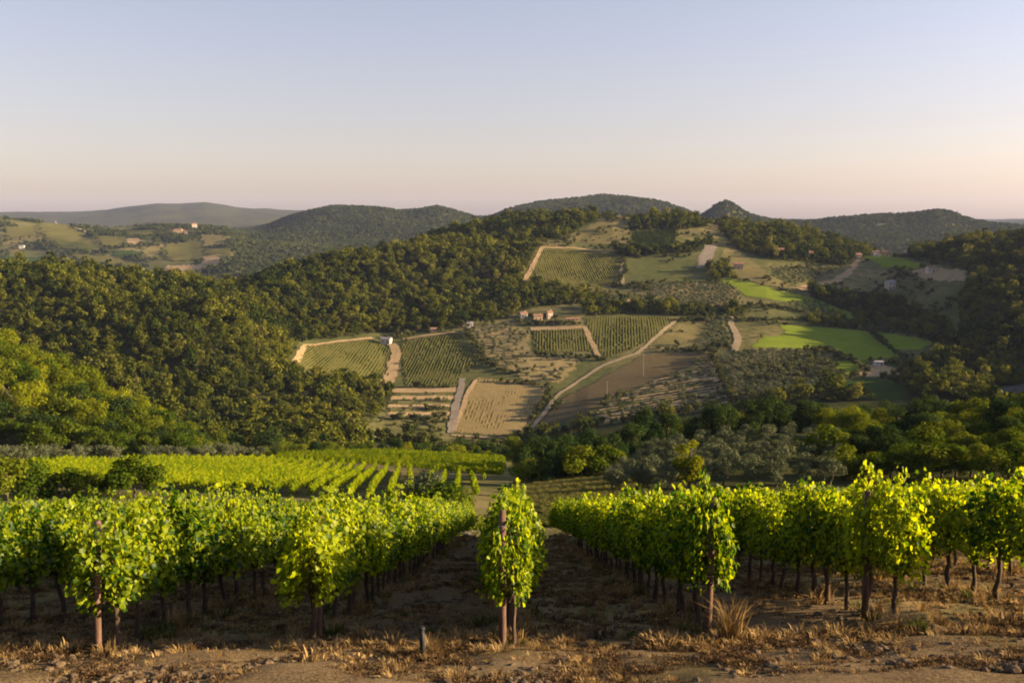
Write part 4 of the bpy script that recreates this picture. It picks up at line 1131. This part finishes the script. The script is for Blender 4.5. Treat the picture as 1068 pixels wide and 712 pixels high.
sow(30000, -13, 13, 12.9, 56, [4, 5, 6, 4, 5, 15, 8], .3, .7, lambda x, y: np.where(np.floor(x/2.64).astype(int) % 2 == 0, np.clip(.5+.7*vnoise(x/.6, y/1.6, 88), 0, 1), 0) * (np.abs(x/2.64-np.floor(x/2.64)-.5) < .36))
gx, gy, gi, gs = map(np.concatenate, (gx, gy, gi, gs))
scatter('dry_grass', GT, np.column_stack([gx, gy, ground(gx, gy)]), rng.uniform(0, 6.28, len(gx)), gs, gi,
        'straw-coloured dry grass and weeds on the vineyard floor', 'grass')
def clod(seed):
    import bmesh
    g = np.random.default_rng(seed); bm = bmesh.new(); bmesh.ops.create_icosphere(bm, subdivisions=2, radius=.05)
    for v in bm.verts: v.co *= 1 + g.uniform(-.25, .25); v.co.z *= .6
    me = bpy.data.meshes.new('clod'); bm.to_mesh(me); bm.free(); me.materials.append(M['clod']); return me
M['clod'] = earth('clod', (.06, .042, .026), (.10, .072, .046), (.16, .12, .08), 1.5, 18, .01)
cx = rng.uniform(-10, 11, 14000); cy = 9.5 + 26*rng.random(14000)**1.6
kk = rng.random(14000) < np.clip(.45+.8*vnoise(cx/1.3, cy/1.3, 91), 0, 1); cx, cy = cx[kk], cy[kk]
scatter('soil_clods', [clod(600+i) for i in range(4)], np.column_stack([cx, cy, ground(cx, cy)+.005]), rng.uniform(0, 6.28, len(cx)), .3+1.3*rng.random(len(cx))**3, rng.integers(0, 4, len(cx)),
        'crumbled brown soil clods between the vine rows', 'soil')
TB = [tuft(700+i, 90+40*i, .62, .42, M['straw'], .009) for i in range(4)]
for x, y, s, lb in [(2.78, 12.1, 1.0, 'bright dry grass tuft at the foot of the leaning post'), (-.12, 11.5, .6, 'dry grass tuft at the foot of the tall middle post'),
                    (.35, 11.6, .5, 'spiky dry tuft just right of the tall middle post'), (-2.62, 11.75, .55, 'dry grass tuft under the row end left of the middle post'),
                    (-1.0, 11.45, .6, 'spiky dry tuft midway between left row end and middle post'),
                    (5.1, 12.5, .8, 'dry grass tuft under the rightmost row end'), (5.8, 12.9, .6, 'pale dry tuft right of the rightmost row end'),
                    (4.0, 12.3, .42, 'low straw clump left of the rightmost row end')]:
    r = empty('grass_tuft', (x, y, gz(x, y)), random.uniform(0, 6), (s*random.uniform(.7, 1.1), s*random.uniform(.7, 1.1), s*(1 if s > .95 else random.uniform(.45, .75)))); obj('blades', random.choice(TB), r)
    tag(r, lb, 'grass tuft', 'dry grass tufts at the row ends')
m = MB(); m.tube([(0, 0, -.2), (.005, 0, .16), (.0, .005, .30)], [.035, .033, .028], 9, .05)
m.tube([(0, .005, .30), (0, .005, .325)], [.042, .036], 9)
st = tag(obj('ground_stake', m.mesh('ground_stake', M['stake'], True), None, (-1.07, 11.3, gz(-1.07, 11.15))), 'short dark stake standing in dry grass at the bottom edge', 'stake')

# ------------------------------------------------------------------ haze
HAZE = 2.2e-5
m = MB(); m.box(-23000, 23000, -60, 14900, float(GZ.min())-6, max(300., float(GZ.max())+40))
t = NT('haze')
vol = t.new('ShaderNodeVolumePrincipled'); vol.inputs['Density'].default_value = HAZE; vol.inputs['Color'].default_value = (.50, .60, 1.0, 1)
vol.inputs['Anisotropy'].default_value = 0
t.link(vol.outputs[0], t.out.inputs['Volume'])
tag(obj('haze', m.mesh('haze', t.m)), 'thin blue evening haze in the valley air', 'haze', kind='stuff')
print('z range', GZ.min(), GZ.max(), 'ground', GX.shape)
